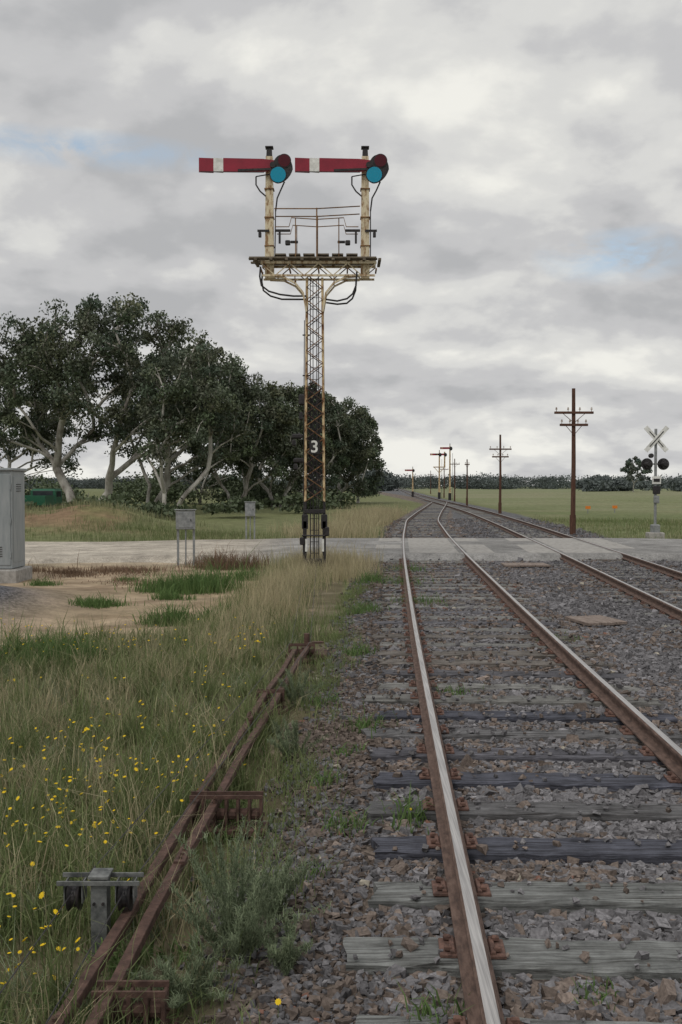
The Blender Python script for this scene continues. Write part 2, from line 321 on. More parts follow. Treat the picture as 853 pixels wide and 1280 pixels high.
def track(name,xf,ya,yb,ystart,nearpatch,seed,plates_to=40):
    par=empty(name);r=np.random.default_rng(seed)
    ys=np.unique(np.concatenate([np.arange(ya,min(yb,130),.5),np.arange(min(yb,130),yb,4.)]))
    VV=[];FF=[];MM=[];n=0
    for off in(-.835,.835):
        V,F,mi=sweep(xf,ys,off,.045);VV.append(V);FF.append(F+n);MM.append(mi);n+=len(V)
    np_mesh('rails',np.concatenate(VV),[np.concatenate(FF)],[M_railside,M_railtop],midx=np.concatenate(MM),parent=par,smooth=False)
    VV=[];FF=[];CC=[];n=0;y=ystart;k=0;centers=[]
    pl=MB()
    nseg=22
    while y<min(yb,260):
        if not(ROAD0-.1<y<ROAD1+.1):
            cx=float(xf(y));sl=float(xf(y+.5)-xf(y-.5));ang=-math.atan(sl)+r.normal(0,.010)
            Ls=2.62+r.normal(0,.06);W=.25+r.normal(0,.010);H=.17
            top=.03+r.normal(0,.004)-(0 if y<7.5 else r.random()*.012)
            ex=r.normal(0,.04)
            near=y<20
            ns=nseg if near else 3
            t=np.linspace(-Ls/2,Ls/2,ns+1)
            cs=np.array([(-W/2,-H),(-W/2,-.012),(-W/2+.012,0),(-W/6,0),(W/6,0),(W/2-.012,0),(W/2,-.012),(W/2,-H)])
            P=np.zeros((ns+1,8,3));P[...,0]=t[:,None];P[...,1]=cs[None,:,0];P[...,2]=cs[None,:,1]
            if near:
                P[...,1]+=r.normal(0,.0055,P.shape[:2]);P[...,2]+=r.normal(0,.003,P.shape[:2])
                P[0,:,0]+=r.normal(0,.018,8);P[-1,:,0]+=r.normal(0,.018,8)
                P[:2,2:6,2]-=r.random()*.015;P[-2:,2:6,2]-=r.random()*.015
            Q=P.reshape(-1,3);ca,sa=math.cos(ang),math.sin(ang)
            xx=Q[:,0]*ca-Q[:,1]*sa;yy=Q[:,0]*sa+Q[:,1]*ca
            q=np.stack([xx+cx+ex,yy+y,Q[:,2]+top],-1)
            i=np.arange(ns)[:,None]*8;j=np.arange(7)[None,:]
            F=np.stack([i+j,i+8+j,i+8+j+1,i+j+1],-1).reshape(-1,4)
            caps=np.array([[0,1,2,3],[3,4,7,0],[4,5,6,7]]);F=np.concatenate([F,caps,caps[:,::-1]+ns*8])
            typ=r.random()
            base=np.array((.24,.24,.23)) if typ<.5 else (np.array((.14,.14,.155)) if typ<.72 else np.array((.19,.175,.16)))
            if k<len(nearpatch): base=np.array(nearpatch[k])
            base=base*(1+r.normal(0,.06))
            VV.append(q);FF.append(F+n);CC.append(np.tile(base,(len(q),1)));n+=len(q);centers.append((y,cx,ang))
            if y<plates_to:
                R3=Matrix.Rotation(ang,3,'Z')
                for off in(-.835,.835):
                    c=Vector((cx,y,0))+R3@Vector((off,0,0))
                    pl.box((c.x,c.y,top+.008),(.28,.16,.018),0,R3,.004)
                    for s in(-1,1):
                        pl.box((c+R3@Vector((s*.085,0,0))).to_tuple()[:2]+(top+.022,),(.022,.15,.02),0,R3,.004)
                        for q2 in(-1,1):
                            hp=c+R3@Vector((s*.105,q2*s*.05,0));pl.box((hp.x,hp.y,top+.032),(.032,.020,.026),0,R3,.006)
        y+=.645+r.normal(0,.016);k+=1
    np_mesh('sleepers',np.concatenate(VV),[np.concatenate(FF)],[M_sleeper],col=np.concatenate(CC),parent=par)
    pl.build('baseplates',[M_plate],parent=par)
    return centers
g1=(.23,.24,.235);g2=(.10,.105,.13);g3=(.17,.17,.175)
c1=track('railway_track',sidx,-8,114,4.14-.645*2,[g1,g1,g1,g1,g2,g3,g2,(.14,.14,.16),g3,g2,(.22,.22,.21)],5,32)
c2=track('railway_track',mainx,-8,900,3.2,[],6,26)

# ---------------------------------------------------------------- ballast stones
cA=np.array([c[0] for c in c1]);cB=np.array([c[0] for c in c2])
def slp(x,y):
    out=np.zeros(len(x),bool)
    for cs,xf in((cA,sidx),(cB,mainx)):
        j=np.clip(np.searchsorted(cs,y),1,len(cs)-1)
        sl=(xf(y+.5)-xf(y-.5));yy=y+(x-xf(y))*sl
        d=np.minimum(np.abs(yy-cs[j]),np.abs(yy-cs[j-1]));out|=(d<.135)&(np.abs(x-xf(y))<1.33)
    return out
def stones(P,s,colr,r):
    n=len(P);C=np.array([(-1,-1,-1),(1,-1,-1),(1,1,-1),(-1,1,-1),(-1,-1,1),(1,-1,1),(1,1,1),(-1,1,1)],float)*.5
    V=C[None]+r.normal(0,.17,(n,8,3));V[...,:]*=np.stack([r.uniform(.7,1.35,n),r.uniform(.6,1.1,n),r.uniform(.45,.9,n)],-1)[:,None,:]
    a=r.uniform(0,6.28,n);b=r.normal(0,.6,n)
    ca,sa,cb,sb=np.cos(a)[:,None],np.sin(a)[:,None],np.cos(b)[:,None],np.sin(b)[:,None]
    x,y,z=V[...,0],V[...,1],V[...,2];y,z=y*cb-z*sb,y*sb+z*cb;x,y=x*ca-y*sa,x*sa+y*ca
    V=np.stack([x,y,z],-1)*s[:,None,None]+P[:,None,:]
    T=np.array([(0,2,1),(0,3,2),(4,5,6),(4,6,7),(0,1,5),(0,5,4),(1,2,6),(1,6,5),(2,3,7),(2,7,6),(3,0,4),(3,4,7)])
    F=(np.arange(n)[:,None,None]*8+T[None]).reshape(-1,3)
    return V.reshape(-1,3),F,np.repeat(colr,8,axis=0)
r=np.random.default_rng(31);PS=[];SS=[];CS=[]
for y0,y1,dn,sz in((2.2,6,2500,.031),(6,10,1600,.034),(10,17,750,.041),(17,27,330,.048),(35.8,60,30,.07)):
    xa,xb=-1.0,min(.55*y1+2,12.);n=int((xb-xa)*(y1-y0)*dn)
    x=r.uniform(xa,xb,n);y=r.uniform(y0,y1,n);xs_=sidx(y);xm_=mainx(y)
    lat=x-xs_;dens=sstep(-2.1,-1.75,lat+(vnoise(x,y,.5,61)-.5)*.6)*(1-sstep(2.2,3.1,x-xm_))
    buried=(np.abs(lat)<1.3)*sstep(7,13,y)*.5
    k=(r.random(n)<dens*(1-buried))&(x<.5*y+1.6);us=slp(x,y)
    k&=~(us&(r.random(n)>np.where(y<7,.03,.09)))
    for xf in(sidx,mainx):
        for off in(-.835,.835): k&=np.abs(x-xf(y)-off)>.085
    x=x[k];y=y[k];us=us[k];lat=lat[k]
    zz=gz(x,y)+r.uniform(-.012,.018,len(x));zz=np.where(us,.035+.006,zz)
    s=sz*r.lognormal(0,.30,len(x));s=np.where(lat<-1.2,s*.78,s);s=np.where(us,s*.7,s)
    v=r.lognormal(0,.22,len(x))[:,None]
    wb=vnoise(x,y,.9,63)
    brown=(r.random(len(x))<np.clip(np.where(lat<-1.1,.6,np.where(lat<1.5,.38,.12))+(wb-.5)*1.2,0,1))[:,None]
    c=np.where(brown,np.array((.155,.125,.108)),np.array((.155,.15,.157)))*v
    c=np.where((lat<-1.2)[:,None],c*.8,c);c=np.where((lat>1.8)[:,None],c*.88,c)
    rare=r.random(len(x));c=np.where((rare<.003)[:,None],np.array((.36,.33,.27)),c);c=np.where(((rare>.996)&(lat<2))[:,None],np.array((.20,.11,.085)),c)
    PS.append(np.stack([x,y,zz],-1));SS.append(s);CS.append(np.clip(c,0.02,.6))
V,F,C=stones(np.concatenate(PS),np.concatenate(SS),np.concatenate(CS),r)
np_mesh('ballast_gravel',V,[F],[M_stone],col=C)

# ---------------------------------------------------------------- grass
def blades(P,h,w,lean,colr,r):
    n=len(P);a=r.uniform(0,6.283,n);b=r.uniform(0,6.283,n)
    side=np.stack([np.cos(b),np.sin(b),0*b],-1)*(w/2)[:,None];dr=np.stack([np.cos(a),np.sin(a),0*a],-1)
    mid=P+dr*(lean*h*.3)[:,None];mid[:,2]+=h*.58
    tip=P+dr*(lean*h)[:,None];tip[:,2]+=h*np.sqrt(np.clip(1-lean**2*.5,.2,1))
    V=np.stack([P-side,P+side,mid-side*.75,mid+side*.75,tip],1).reshape(-1,3)
    i=np.arange(n)[:,None]*5
    return V,i+np.array([[0,1,3,2]]),i+np.array([[2,3,4]]),np.repeat(colr,5,axis=0)
class Acc:
    def __init__(s): s.V=[];s.Q=[];s.T=[];s.C=[];s.n=0
    def add(s,V,Q,T,C):
        s.V.append(V);s.C.append(C)
        if Q is not None:s.Q.append(Q+s.n)
        if T is not None:s.T.append(T+s.n)
        s.n+=len(V)
    def build(s,name,mat,parent=None):
        Fs=[]
        if s.Q:Fs.append(np.concatenate(s.Q))
        if s.T:Fs.append(np.concatenate(s.T))
        return np_mesh(name,np.concatenate(s.V),Fs,[mat],col=np.concatenate(s.C),parent=parent)
G1=np.array((.12,.165,.06));G2=np.array((.195,.225,.10));G3=np.array((.25,.25,.155));DRY=np.array((.46,.385,.25));DRYG=np.array((.35,.325,.20))
r=np.random.default_rng(77);A=Acc()
for y0,y1,dn,hs,ws in((1.8,4.5,4600,.12,.0040),(4.5,7.5,3600,.135,.0052),(7.5,11,2100,.155,.0072),(11,15.5,1000,.16,.0095)):
    xa=-.55*y1-1.2;n=int((0-xa)*(y1-y0)*dn);x=r.uniform(xa,0,n);y=r.uniform(y0,y1,n)
    k=x>-.48*y-.8;lat=x-sidx(y);nn=vnoise(x,y,.35,71);nm=vnoise(x,y,1.5,72)
    dens=(1-sstep(-2.35,-1.8,lat+(nn-.5)*.9))*np.clip((nn-.22)*2.0,0,1)*(.55+.45*sstep(-2.3,-3.0,lat))
    dens*=sstep(.85,1.2,dirtd(x,y))
    k&=r.random(n)<dens;x,y,nn,nm=x[k],y[k],nn[k],nm[k];n=len(x)
    h=hs*r.lognormal(0,.42,n)*(.35+nm*.8+nn*.5);w=ws*r.uniform(.6,1.5,n)
    t=r.random((n,1));u=sstep(.38,.62,nm*.6+nn*.4)[:,None]
    c=(G1*(1-t)+G2*t)*u+(G3*(1-t)+G2*t)*(1-u);dryk=(r.random(n)<.15)[:,None];c=np.where(dryk,DRYG,c)*r.uniform(.65,1.3,(n,1))
    A.add(*blades(np.stack([x,y,gz(x,y)-.01],-1),h,w,r.uniform(.1,.98,n),c,r))
def tuft(cx,cy,n,rad,h,w,ca,cb,lean):
    x=r.normal(cx,rad,n);y=r.normal(cy,rad,n);t=r.random((n,1))
    A.add(*blades(np.stack([x,y,gz(x,y)-.01],-1),h*r.lognormal(0,.3,n),w*r.uniform(.6,1.4,n),r.uniform(*lean,n),(ca*(1-t)+cb*t)*r.uniform(.8,1.2,(n,1)),r))
cnt_=0
while cnt_<520:
    yy=r.uniform(2.3,13.5);xx=r.uniform(-.46*yy-.5,-.45)
    if xx-sidx(yy)>-2.1 or dirtd(np.array([xx]),np.array([yy]))[0]<1: continue
    cnt_+=1;q=r.random();dk=r.uniform(.75,1.15)
    if q<.35: tuft(xx,yy,60,.05,.24*r.uniform(.7,1.3),.0045+.0004*yy,G1*.85*dk,G2*dk,(.1,.8))
    elif q<.7: tuft(xx,yy,45,.06,.09,.012,np.array((.09,.15,.05))*dk,np.array((.15,.21,.08))*dk,(.5,1.2))
    elif q<.85: tuft(xx,yy,45,.07,.26*r.uniform(.6,1.2),.004+.0003*yy,DRY*.85,DRYG,(.2,1.0))
    else: tuft(xx,yy,50,.05,.16,.006,np.array((.19,.23,.15)),np.array((.27,.30,.2)),(.3,1.0))
A.build('grass',M_grass)
A=Acc()
def patch(cx,cy,rx_,ry_,n,h,w,c1_,c2_,lean=(.05,.5),hv=.3,acc=None,dirt=False):
    x=r.normal(cx,rx_,n);y=r.normal(cy,ry_,n);k=(y<ROAD0-.2)|(y>ROAD1+.8);k&=(x-sidx(np.minimum(y,113))<-1.35)|(y>ROAD1)
    k&=~((y>ROAD1)&(x-sidx(np.minimum(y,113))>-1.6)&(x-mainx(y)<2.2))
    if dirt:k&=(dirtd(x,y)>.9)
    x,y=x[k],y[k];n=len(x);t=r.random((n,1));c=(c1_*(1-t)+c2_*t)*r.uniform(.75,1.25,(n,1))
    (acc or A).add(*blades(np.stack([x,y,gz(x,y)-.02],-1),h*r.lognormal(0,hv,n),w*r.uniform(.6,1.4,n),r.uniform(*lean,n),c,r))
for yy in np.arange(11,26.6,.8):
    xx=-1.75+.055*yy+r.normal(0,.08)
    tt=min(1,(yy-11)/6)
    patch(xx-.40,yy,.28,.5,460,(.22+.17*tt)*r.uniform(.8,1.15),.007,DRY,DRYG)
    patch(xx-.55,yy,.38,.5,420,.22,.008,G1,G2)
    patch(xx-1.0,yy,.35,.5,140,.22,.008,DRYG,G2,dirt=True)
for yy in np.arange(22,27,.6): patch(.1,yy,.40,.4,380,.36*r.uniform(.8,1.15),.008,DRY,DRYG)
patch(-.6,24.5,.5,.6,900,.44,.008,DRY,DRYG)
patch(-1.2,25,.6,.8,500,.36,.009,DRYG,G2)
for i in range(34):
    yy=r.uniform(5,13);xx=r.uniform(-.36*yy,-1.0);patch(xx,yy,.25,.35,50,.34,.004,DRY*.9,DRYG,(.05,.45))
for i in range(60):
    yy=r.uniform(3,20);patch(sidx(yy)-1.9+r.normal(0,.12),yy,.10,.2,70,.14,.006,G1*1.1,G2,(.2,.8))
for i in range(90):
    yy=r.uniform(36.5,43);xx=r.uniform(-22,sidx(yy)-2.2);patch(xx,yy,.9,.5,130 if xx>-9 else 60,.24,.016,G1*.9,G2*.9 if i%3 else DRYG)
for i in range(50):
    yy=r.uniform(42,50);xx=r.uniform(-26,-7);patch(xx,yy,.7,.5,90,.3,.018,G1*.8,DRYG)
for i in range(60):
    yy=r.uniform(37,75);patch(sidx(yy)-2.6-abs(r.normal(0,1.2)),yy,.6,.9,200,.5,.018,DRY*.9,DRYG)
for i in range(90):
    yy=r.uniform(37,60);xx=r.uniform(mainx(yy)+2.6,mainx(yy)+16);patch(xx,yy,1.2,.7,150,.2,.018,G1*.95,G2 if i%2 else DRYG)
A.build('tall_grass',M_grass)
def weed(cx,cy,rr,n,h,c1_,c2_,name='weed_clump',w=.014):
    a=Acc();m_=7
    for i in range(m_): patch(cx+r.normal(0,rr*.38),cy+r.normal(0,rr*.28),rr*.22,rr*.18,n//m_,h*r.uniform(.7,1.2),w,c1_,c2_,(.1,.9),.35,acc=a)
    a.build(name,M_grass)
GB1=np.array((.085,.15,.045));GB2=np.array((.14,.21,.075))
weed(-3.0,20.3,1.3,3000,.34,GB1,GB2);weed(-4.15,17.2,.6,800,.14,GB1,GB2);weed(-2.65,15.4,.55,800,.22,GB1,GB2*.9)
weed(-3.3,18.6,.5,400,.14,GB1,GB2);weed(-4.4,11.2,1.2,2400,.30,GB1*.9,GB2*.85,w=.010);weed(-3.2,11.8,.7,900,.26,GB1*.9,GB2*.85,w=.010);weed(-6.2,21,.5,300,.12,GB1,GB2)
weed(-5.2,14.0,.6,400,.12,GB1,GB2);weed(-1.9,16.8,.4,300,.14,GB1,GB2);weed(-4.8,22.3,.5,250,.10,GB1,GB2);weed(-2.0,22.5,.6,500,.25,GB1,GB2)
BR1=np.array((.13,.085,.06));BR2=np.array((.24,.165,.11))
weed(-5.6,24.2,1.9,1800,.13,BR1,BR2,'dead_weeds');weed(-3.0,25.2,1.1,1500,.30,BR1,BR2,'dead_weeds');weed(-7.0,24.3,.8,500,.14,BR1,BR2,'dead_weeds');weed(-4.3,21.6,1.3,500,.09,BR1,BR2,'dead_weeds')
for (cx,cy,rr,n,h) in((.42,6.0,.16,120,.13),(.03,5.9,.14,90,.1),(1.1,9.6,.2,120,.08),(.2,8.3,.2,120,.1),(1.35,17,.5,260,.12),(1.2,20.5,.7,350,.12),(.2,12,.2,160,.12),(.35,16,.3,260,.14),(.6,21,.35,300,.2),(1.0,3.9,.1,50,.06),(.35,3.7,.12,80,.09),(2.9,13,.3,80,.07),(1.6,23.5,.5,300,.12),(-.1,6.9,.12,70,.08),(.05,7.6,.15,70,.07),(-.15,5.2,.1,50,.07),(-.2,9.5,.2,120,.1)):
    a=Acc();x=r.normal(cx,rr*.5,n);y=r.normal(cy,rr*.6,n);t=r.random((n,1))
    a.add(*blades(np.stack([x,y,gz(x,y)],-1),h*r.lognormal(0,.35,n),.009*r.uniform(.5,1.5,n),r.uniform(.3,.95,n),GB1*(1-t)+GB2*t,r));a.build('track_weed',M_grass)

def feather(cx,cy,rad,h,nst,name='wormwood_weed',c1_=np.array((.13,.17,.10)),c2_=np.array((.25,.29,.18))):
    a=Acc();z0=float(gz(cx,cy))
    for i in range(nst):
        an=r.uniform(0,6.28);rr=rad*math.sqrt(r.random());hh=h*(1-.55*(rr/rad)**2)*r.uniform(.6,1.12)
        T=np.linspace(0,1,22);bend=r.normal(0,.06,2)
        px=cx+rr*.35*math.cos(an)+rr*.9*math.cos(an)*T**1.4+bend[0]*T**2;py=cy+rr*.35*math.sin(an)+rr*.9*math.sin(an)*T**1.4+bend[1]*T**2;pz=z0+hh*T
        P=np.stack([px,py,pz],-1);side=np.array([.0016,0,0]);tn=r.uniform(.75,1.2)
        V=np.concatenate([P-side,P+side]);k=len(T);i0=np.arange(k-1);Q=np.stack([i0,i0+1,i0+1+k,i0+k],-1);a.add(V,Q,None,np.tile(c1_*.8,(len(V),1)))
        sel=P[4:];pp=np.repeat(sel,7,axis=0)+r.normal(0,.006,(len(sel)*7,3));m_=len(pp)
        hl=r.uniform(.02,.05,m_);t=r.random((m_,1))
        a.add(*blades(pp,hl,np.full(m_,.004)*r.uniform(.6,1.6,m_),r.uniform(.5,1.3,m_),tn*(c1_*(1-t)+c2_*t)*r.uniform(.8,1.2,(m_,1)),r))
    a.build(name,M_grass)
feather(-.46,4.35,.22,.60,52);feather(-.62,3.95,.14,.28,18);feather(-.33,4.7,.12,.36,16);feather(-.25,4.15,.10,.25,12)
feather(-.38,7.6,.18,.34,16);feather(-.9,3.3,.2,.2,16);feather(-.42,9.5,.2,.4,16)

# yellow flowers
a=Acc();st=Acc();nfw=820
x=[];y=[]
while len(x)<nfw:
    yy=r.uniform(2.6,14);xx=r.uniform(-.46*yy-.5,-.9)
    if xx-sidx(yy)>-2.35: continue
    if vnoise(np.array([xx]),np.array([yy]),1.2,81)[0]+r.normal(0,.10)<.52+(.1 if xx>-.2*yy else 0): continue
    x.append(xx);y.append(yy)
for q in((-.30,3.55),(-.24,3.75),(-.36,3.45),(-1.02,3.6),(-.7,7.2),(.42,6.0)): x.append(q[0]);y.append(q[1])
x=np.array(x);y=np.array(y);n=len(x);h=r.uniform(.12,.30,n)*np.where(y<4.2,.75,1);h[-6:]=.09;z0=gz(x,y)
st.add(*blades(np.stack([x,y,z0],-1),h,np.full(n,.004),np.zeros(n)+.01,np.tile(G1*1.1,(n,1)),r))
rad=r.uniform(.008,.0155,n);K=9;ang=np.arange(2*K)/(2*K)*2*np.pi
rr=np.where(np.arange(2*K)%2==0,1.0,.72)
tx=r.normal(-.1,.3,n);ty=r.normal(-.2,.3,n)
cx=np.cos(ang)[None]*rr*rad[:,None];cy=np.sin(ang)[None]*rr*rad[:,None]
ring=np.stack([x[:,None]+cx,y[:,None]+cy,(z0+h)[:,None]-(cx*-tx[:,None]+cy*-ty[:,None])*1.0*-1],-1)
cen=np.stack([x,y,z0+h+rad*.35],-1)[:,None,:];und=np.stack([x,y,z0+h-rad*.5],-1)[:,None,:]
V=np.concatenate([ring,cen,und],1).reshape(-1,3);i=np.arange(n)[:,None,None]*(2*K+2);kk=np.arange(2*K)
T1=np.stack([kk,(kk+1)%(2*K),np.full(2*K,2*K)],-1);T2=np.stack([(kk+1)%(2*K),kk,np.full(2*K,2*K+1)],-1)
T=(i+np.concatenate([T1,T2])[None]).reshape(-1,3)
C=np.tile(np.array((.78,.55,.02)),(len(V),1));a.add(V,None,T,C)
fo=a.build('yellow_wildflowers',M_flower);so=st.build('flower_stems',M_grass,parent=fo)

# ---------------------------------------------------------------- trees
def eucalypt(name,bx,by,H,cx,cy,rx_,ry_,zlo,nt_=110,leaves=240,seed=1,fork=.16,leaf=.30,c=(.082,.100,.062),clr=1.0,multi=1):
    r=np.random.default_rng(seed);z0=float(gz(bx,by))-.1
    tg=[]
    while len(tg)<nt_:
        u=r.normal(0,1,3);u/=np.linalg.norm(u);
        if u[2]<-.55: continue
        q=r.uniform(.5,1)**.5 if r.random()<.72 else r.uniform(.2,.8)
        zc=H*.42+zlo*.58;hz=(H-zc) if u[2]>0 else (zc-zlo)/.55
        lob=.80+.35*vnoise(np.array([math.atan2(u[1],u[0])*2.2]),np.array([u[2]*3+seed]),1,seed+5)[0]
        p=np.array([cx+u[0]*rx_*q*lob,cy+u[1]*ry_*q*lob,zc+u[2]*hz*q*min(lob+.05,1.02)])
        tg.append(p)
    fk=z0+H*fork;nodes=[];par=[]
    for mtr in range(multi):
        ofx=(mtr-(multi-1)/2)*.9;pts=[(bx+ofx*.6+(cx-bx)*.25*s**1.5+ofx*s*1.2,by+(cy-by)*.25*s+ (r.normal(0,.1)),z0+(fk-z0)*s) for s in np.linspace(0,1,5)]
        for i,p in enumerate(pts): nodes.append(np.array(p));par.append(len(nodes)-2 if i else -1)
    plen=[0.]*len(nodes);tops=[5*m_+4 for m_ in range(multi)]
    tg.sort(key=lambda p:np.linalg.norm(p-nodes[tops[0]])*(1+.2*r.random()));ends=[]
    for t in tg:
        NA=np.array(nodes);d=np.linalg.norm(NA-t,axis=1);cost=d+.5*np.array(plen)+np.where(NA[:,2]>t[2]-.25*d,4.,0)
        for m_ in range(multi): cost[5*m_:5*m_+3]+=50
        j=int(np.argmin(cost));D=d[j];k=max(2,int(D/1.0));prev=j;a0=nodes[j]
        for s in range(1,k+1):
            f=s/k;p=a0*(1-f)+t*f;p=p.copy();p[2]+=math.sin(f*math.pi)*.06*D
            if s<k:p+=r.normal(0,.08,3)
            nodes.append(p);par.append(prev);plen.append(plen[prev]+D/k);prev=len(nodes)-1
        ends.append(prev)
    cnt=np.zeros(len(nodes))
    for e in ends:
        q=e
        while q!=-1: cnt[q]+=1;q=par[q]
    rad=(.022+.026*cnt**.52)*(H/17)
    V=[];Q=[];n=0;K=6
    for i,p in enumerate(par):
        if p<0:continue
        a_,b_=nodes[p],nodes[i];dv=b_-a_;ln=np.linalg.norm(dv)
        if ln<1e-4:continue
        dv/=ln;u=np.cross(dv,(0,1,0.2));u/=np.linalg.norm(u);w=np.cross(dv,u);an=np.arange(K)*2*np.pi/K
        ci=np.cos(an)[:,None]*u+np.sin(an)[:,None]*w
        ra=rad[p]*(1.35 if par[p]<0 else 1)
        V.append(a_+ci*min(ra,rad[i]*1.35));V.append(b_+dv*.03+ci*rad[i])
        ii=np.arange(K);Q.append(np.stack([ii,(ii+1)%K,(ii+1)%K+K,ii+K],-1)+n);n+=2*K
    e=empty(name,(0,0,0))
    np_mesh('trunk_and_limbs',np.concatenate(V),[np.concatenate(Q)],[M_bark],smooth=True,parent=e)
    NA=np.array(nodes);PP=[];CC=[]
    cl=[(NA[q],1.0) for q in ends]+[(NA[par[q]],.5) for q in ends if r.random()<.6]
    for cpt,wt in cl:
        m_=int(leaves*wt*r.uniform(.5,1.3));R0=r.uniform(.6,1.2)*clr*(H/17)**.5
        u=r.normal(0,1,(m_,3));u/=np.linalg.norm(u,axis=1)[:,None];q=r.random((m_,1))**.55*(1+.3*r.random((m_,1)))
        lp=cpt+u*q*R0*np.array((1,1,.7));lp[:,2]-=((lp[:,0]-cpt[0])**2+(lp[:,1]-cpt[1])**2)*.22/R0
        tint=r.lognormal(0,.2);shade=np.array(c)*tint*np.array((r.uniform(.88,1.15),1,r.uniform(.88,1.15)))
        PP.append(lp);CC.append(shade*r.uniform(.65,1.45,(m_,1)))
    PP=np.concatenate(PP);CC=np.concatenate(CC);m_=len(PP)
    d1=r.normal(0,1,(m_,3));d1[:,2]-=.7;d1/=np.linalg.norm(d1,axis=1)[:,None];d2=np.cross(d1,r.normal(0,1,(m_,3)));d2/=np.linalg.norm(d2,axis=1)[:,None]
    L_=(leaf*r.uniform(.6,1.4,m_))[:,None];W_=L_*.26
    V=np.stack([PP-d1*L_/2,PP+d2*W_,PP+d1*L_/2,PP-d2*W_],1).reshape(-1,3);Q=np.arange(m_*4).reshape(-1,4)
    np_mesh('foliage',V,[Q],[M_leaf],col=np.repeat(CC,4,axis=0),parent=e)
eucalypt('gum_tree',-20.6,80,17.0,-19.2,80,9.8,7,5.2,nt_=250,leaves=170,seed=1,fork=.10,multi=3,leaf=.28)
eucalypt('gum_tree',-17.2,90,15.4,-14.2,90,6.6,5,4.6,nt_=140,leaves=165,seed=2,fork=.14,multi=2,leaf=.28)
eucalypt('gum_tree',-12.6,73,12.3,-11.0,74,4.4,4,4.0,nt_=100,leaves=165,seed=3,fork=.14,multi=2,leaf=.25)
eucalypt('gum_tree',-9.8,92,12.5,-9.2,92,5.0,4,2.6,nt_=115,leaves=180,seed=4,fork=.12,multi=2)
eucalypt('gum_tree',-6.4,100,12.9,-6.2,100,4.7,4,2.3,nt_=115,leaves=180,seed=5,fork=.12,multi=2)
eucalypt('gum_tree',-3.2,108,13.2,-3.0,108,4.5,4,1.6,nt_=115,leaves=185,seed=6,fork=.10,multi=2)
eucalypt('gum_tree',-.2,115,13.2,-.3,115,4.0,4,1.0,nt_=105,leaves=190,seed=7,fork=.1)
eucalypt('gum_tree',2.1,122,11.4,1.9,122,3.2,3,.5,nt_=80,leaves=205,seed=8,fork=.1)
eucalypt('gum_tree',-33,98,13.,-32,98,7,6,2.5,nt_=110,leaves=150,seed=9,fork=.15)
eucalypt('gum_tree',-15,106,10.5,-15,106,6,4,.8,nt_=60,leaves=190,seed=14,fork=.1)
eucalypt('gum_tree',88,300,11.6,89,300,4.6,4,4.,nt_=40,leaves=70,seed=10,fork=.25,leaf=.7,c=(.095,.115,.095))  # far tree: slight blue-grey haze mixed into its leaf colour
def mass(name,specs,seed,leaf,c,per=26,ncl=16):
    r=np.random.default_rng(seed);PP=[];CC=[]
    for (x,y,w,h) in specs:
        z0=float(gz(x,y));tn=r.lognormal(0,.12)
        for k in range(ncl):
            u=r.normal(0,1,3);u/=np.linalg.norm(u);cp=np.array([x+u[0]*w*.5,y+u[1]*w*.5,z0+h*.5+u[2]*h*.42])
            q=cp+r.normal(0,1,(per,3))*np.array((w*.16,w*.16,h*.10));q[:,2]=np.maximum(q[:,2],z0)
            PP.append(q);CC.append(np.array(c)*tn*r.lognormal(0,.08)*r.uniform(.85,1.18,(per,1)))
    PP=np.concatenate(PP);CC=np.concatenate(CC);m_=len(PP)
    d1=r.normal(0,1,(m_,3));d1/=np.linalg.norm(d1,axis=1)[:,None];d2=np.cross(d1,r.normal(0,1,(m_,3)));d2/=np.linalg.norm(d2,axis=1)[:,None]
    L_=(leaf*r.uniform(.6,1.4,m_))[:,None]
    V=np.stack([PP-d1*L_/2,PP+d2*L_*.3,PP+d1*L_/2,PP-d2*L_*.3],1).reshape(-1,3)
    np_mesh(name,V,[np.arange(m_*4).reshape(-1,4)],[M_leaf],col=np.repeat(CC,4,axis=0))
rr_=np.random.default_rng(5)
mass('understory_shrubs',[(rr_.uniform(-36,-3),rr_.uniform(100,120),rr_.uniform(3,5),rr_.uniform(1.6,3.4)) for i in range(26)]+[(-14.5,60,3,1.3),(-11,62,2.5,1.1),(-7,66,3,1.3),(-3,75,3,1.4),(-.5,90,2.5,1.6),(-22,64,3,1.5)],3,.34,(.082,.105,.058),60,14)
sp=[]
for i in range(330):
    x=rr_.uniform(-420,560);y=rr_.uniform(600,700);hh=5.2+2.6*float(vnoise(np.array([x]),np.array([0.]),60,91)[0]);sp.append((x,y,rr_.uniform(12,22),hh*rr_.uniform(.85,1.35)))
for i in range(18):
    x=rr_.uniform(85,160);y=rr_.uniform(340,370);sp.append((x,y,rr_.uniform(7,10),rr_.uniform(3,5.8)))
for i in range(10):
    x=rr_.uniform(12,22);y=rr_.uniform(350,420);sp.append((x-2,y,rr_.uniform(6,9),rr_.uniform(4,8)))
mass('distant_treeline',sp,4,1.1,(.095,.113,.108),44,16)  # distance haze is put into the leaf colour as a paler blue-grey

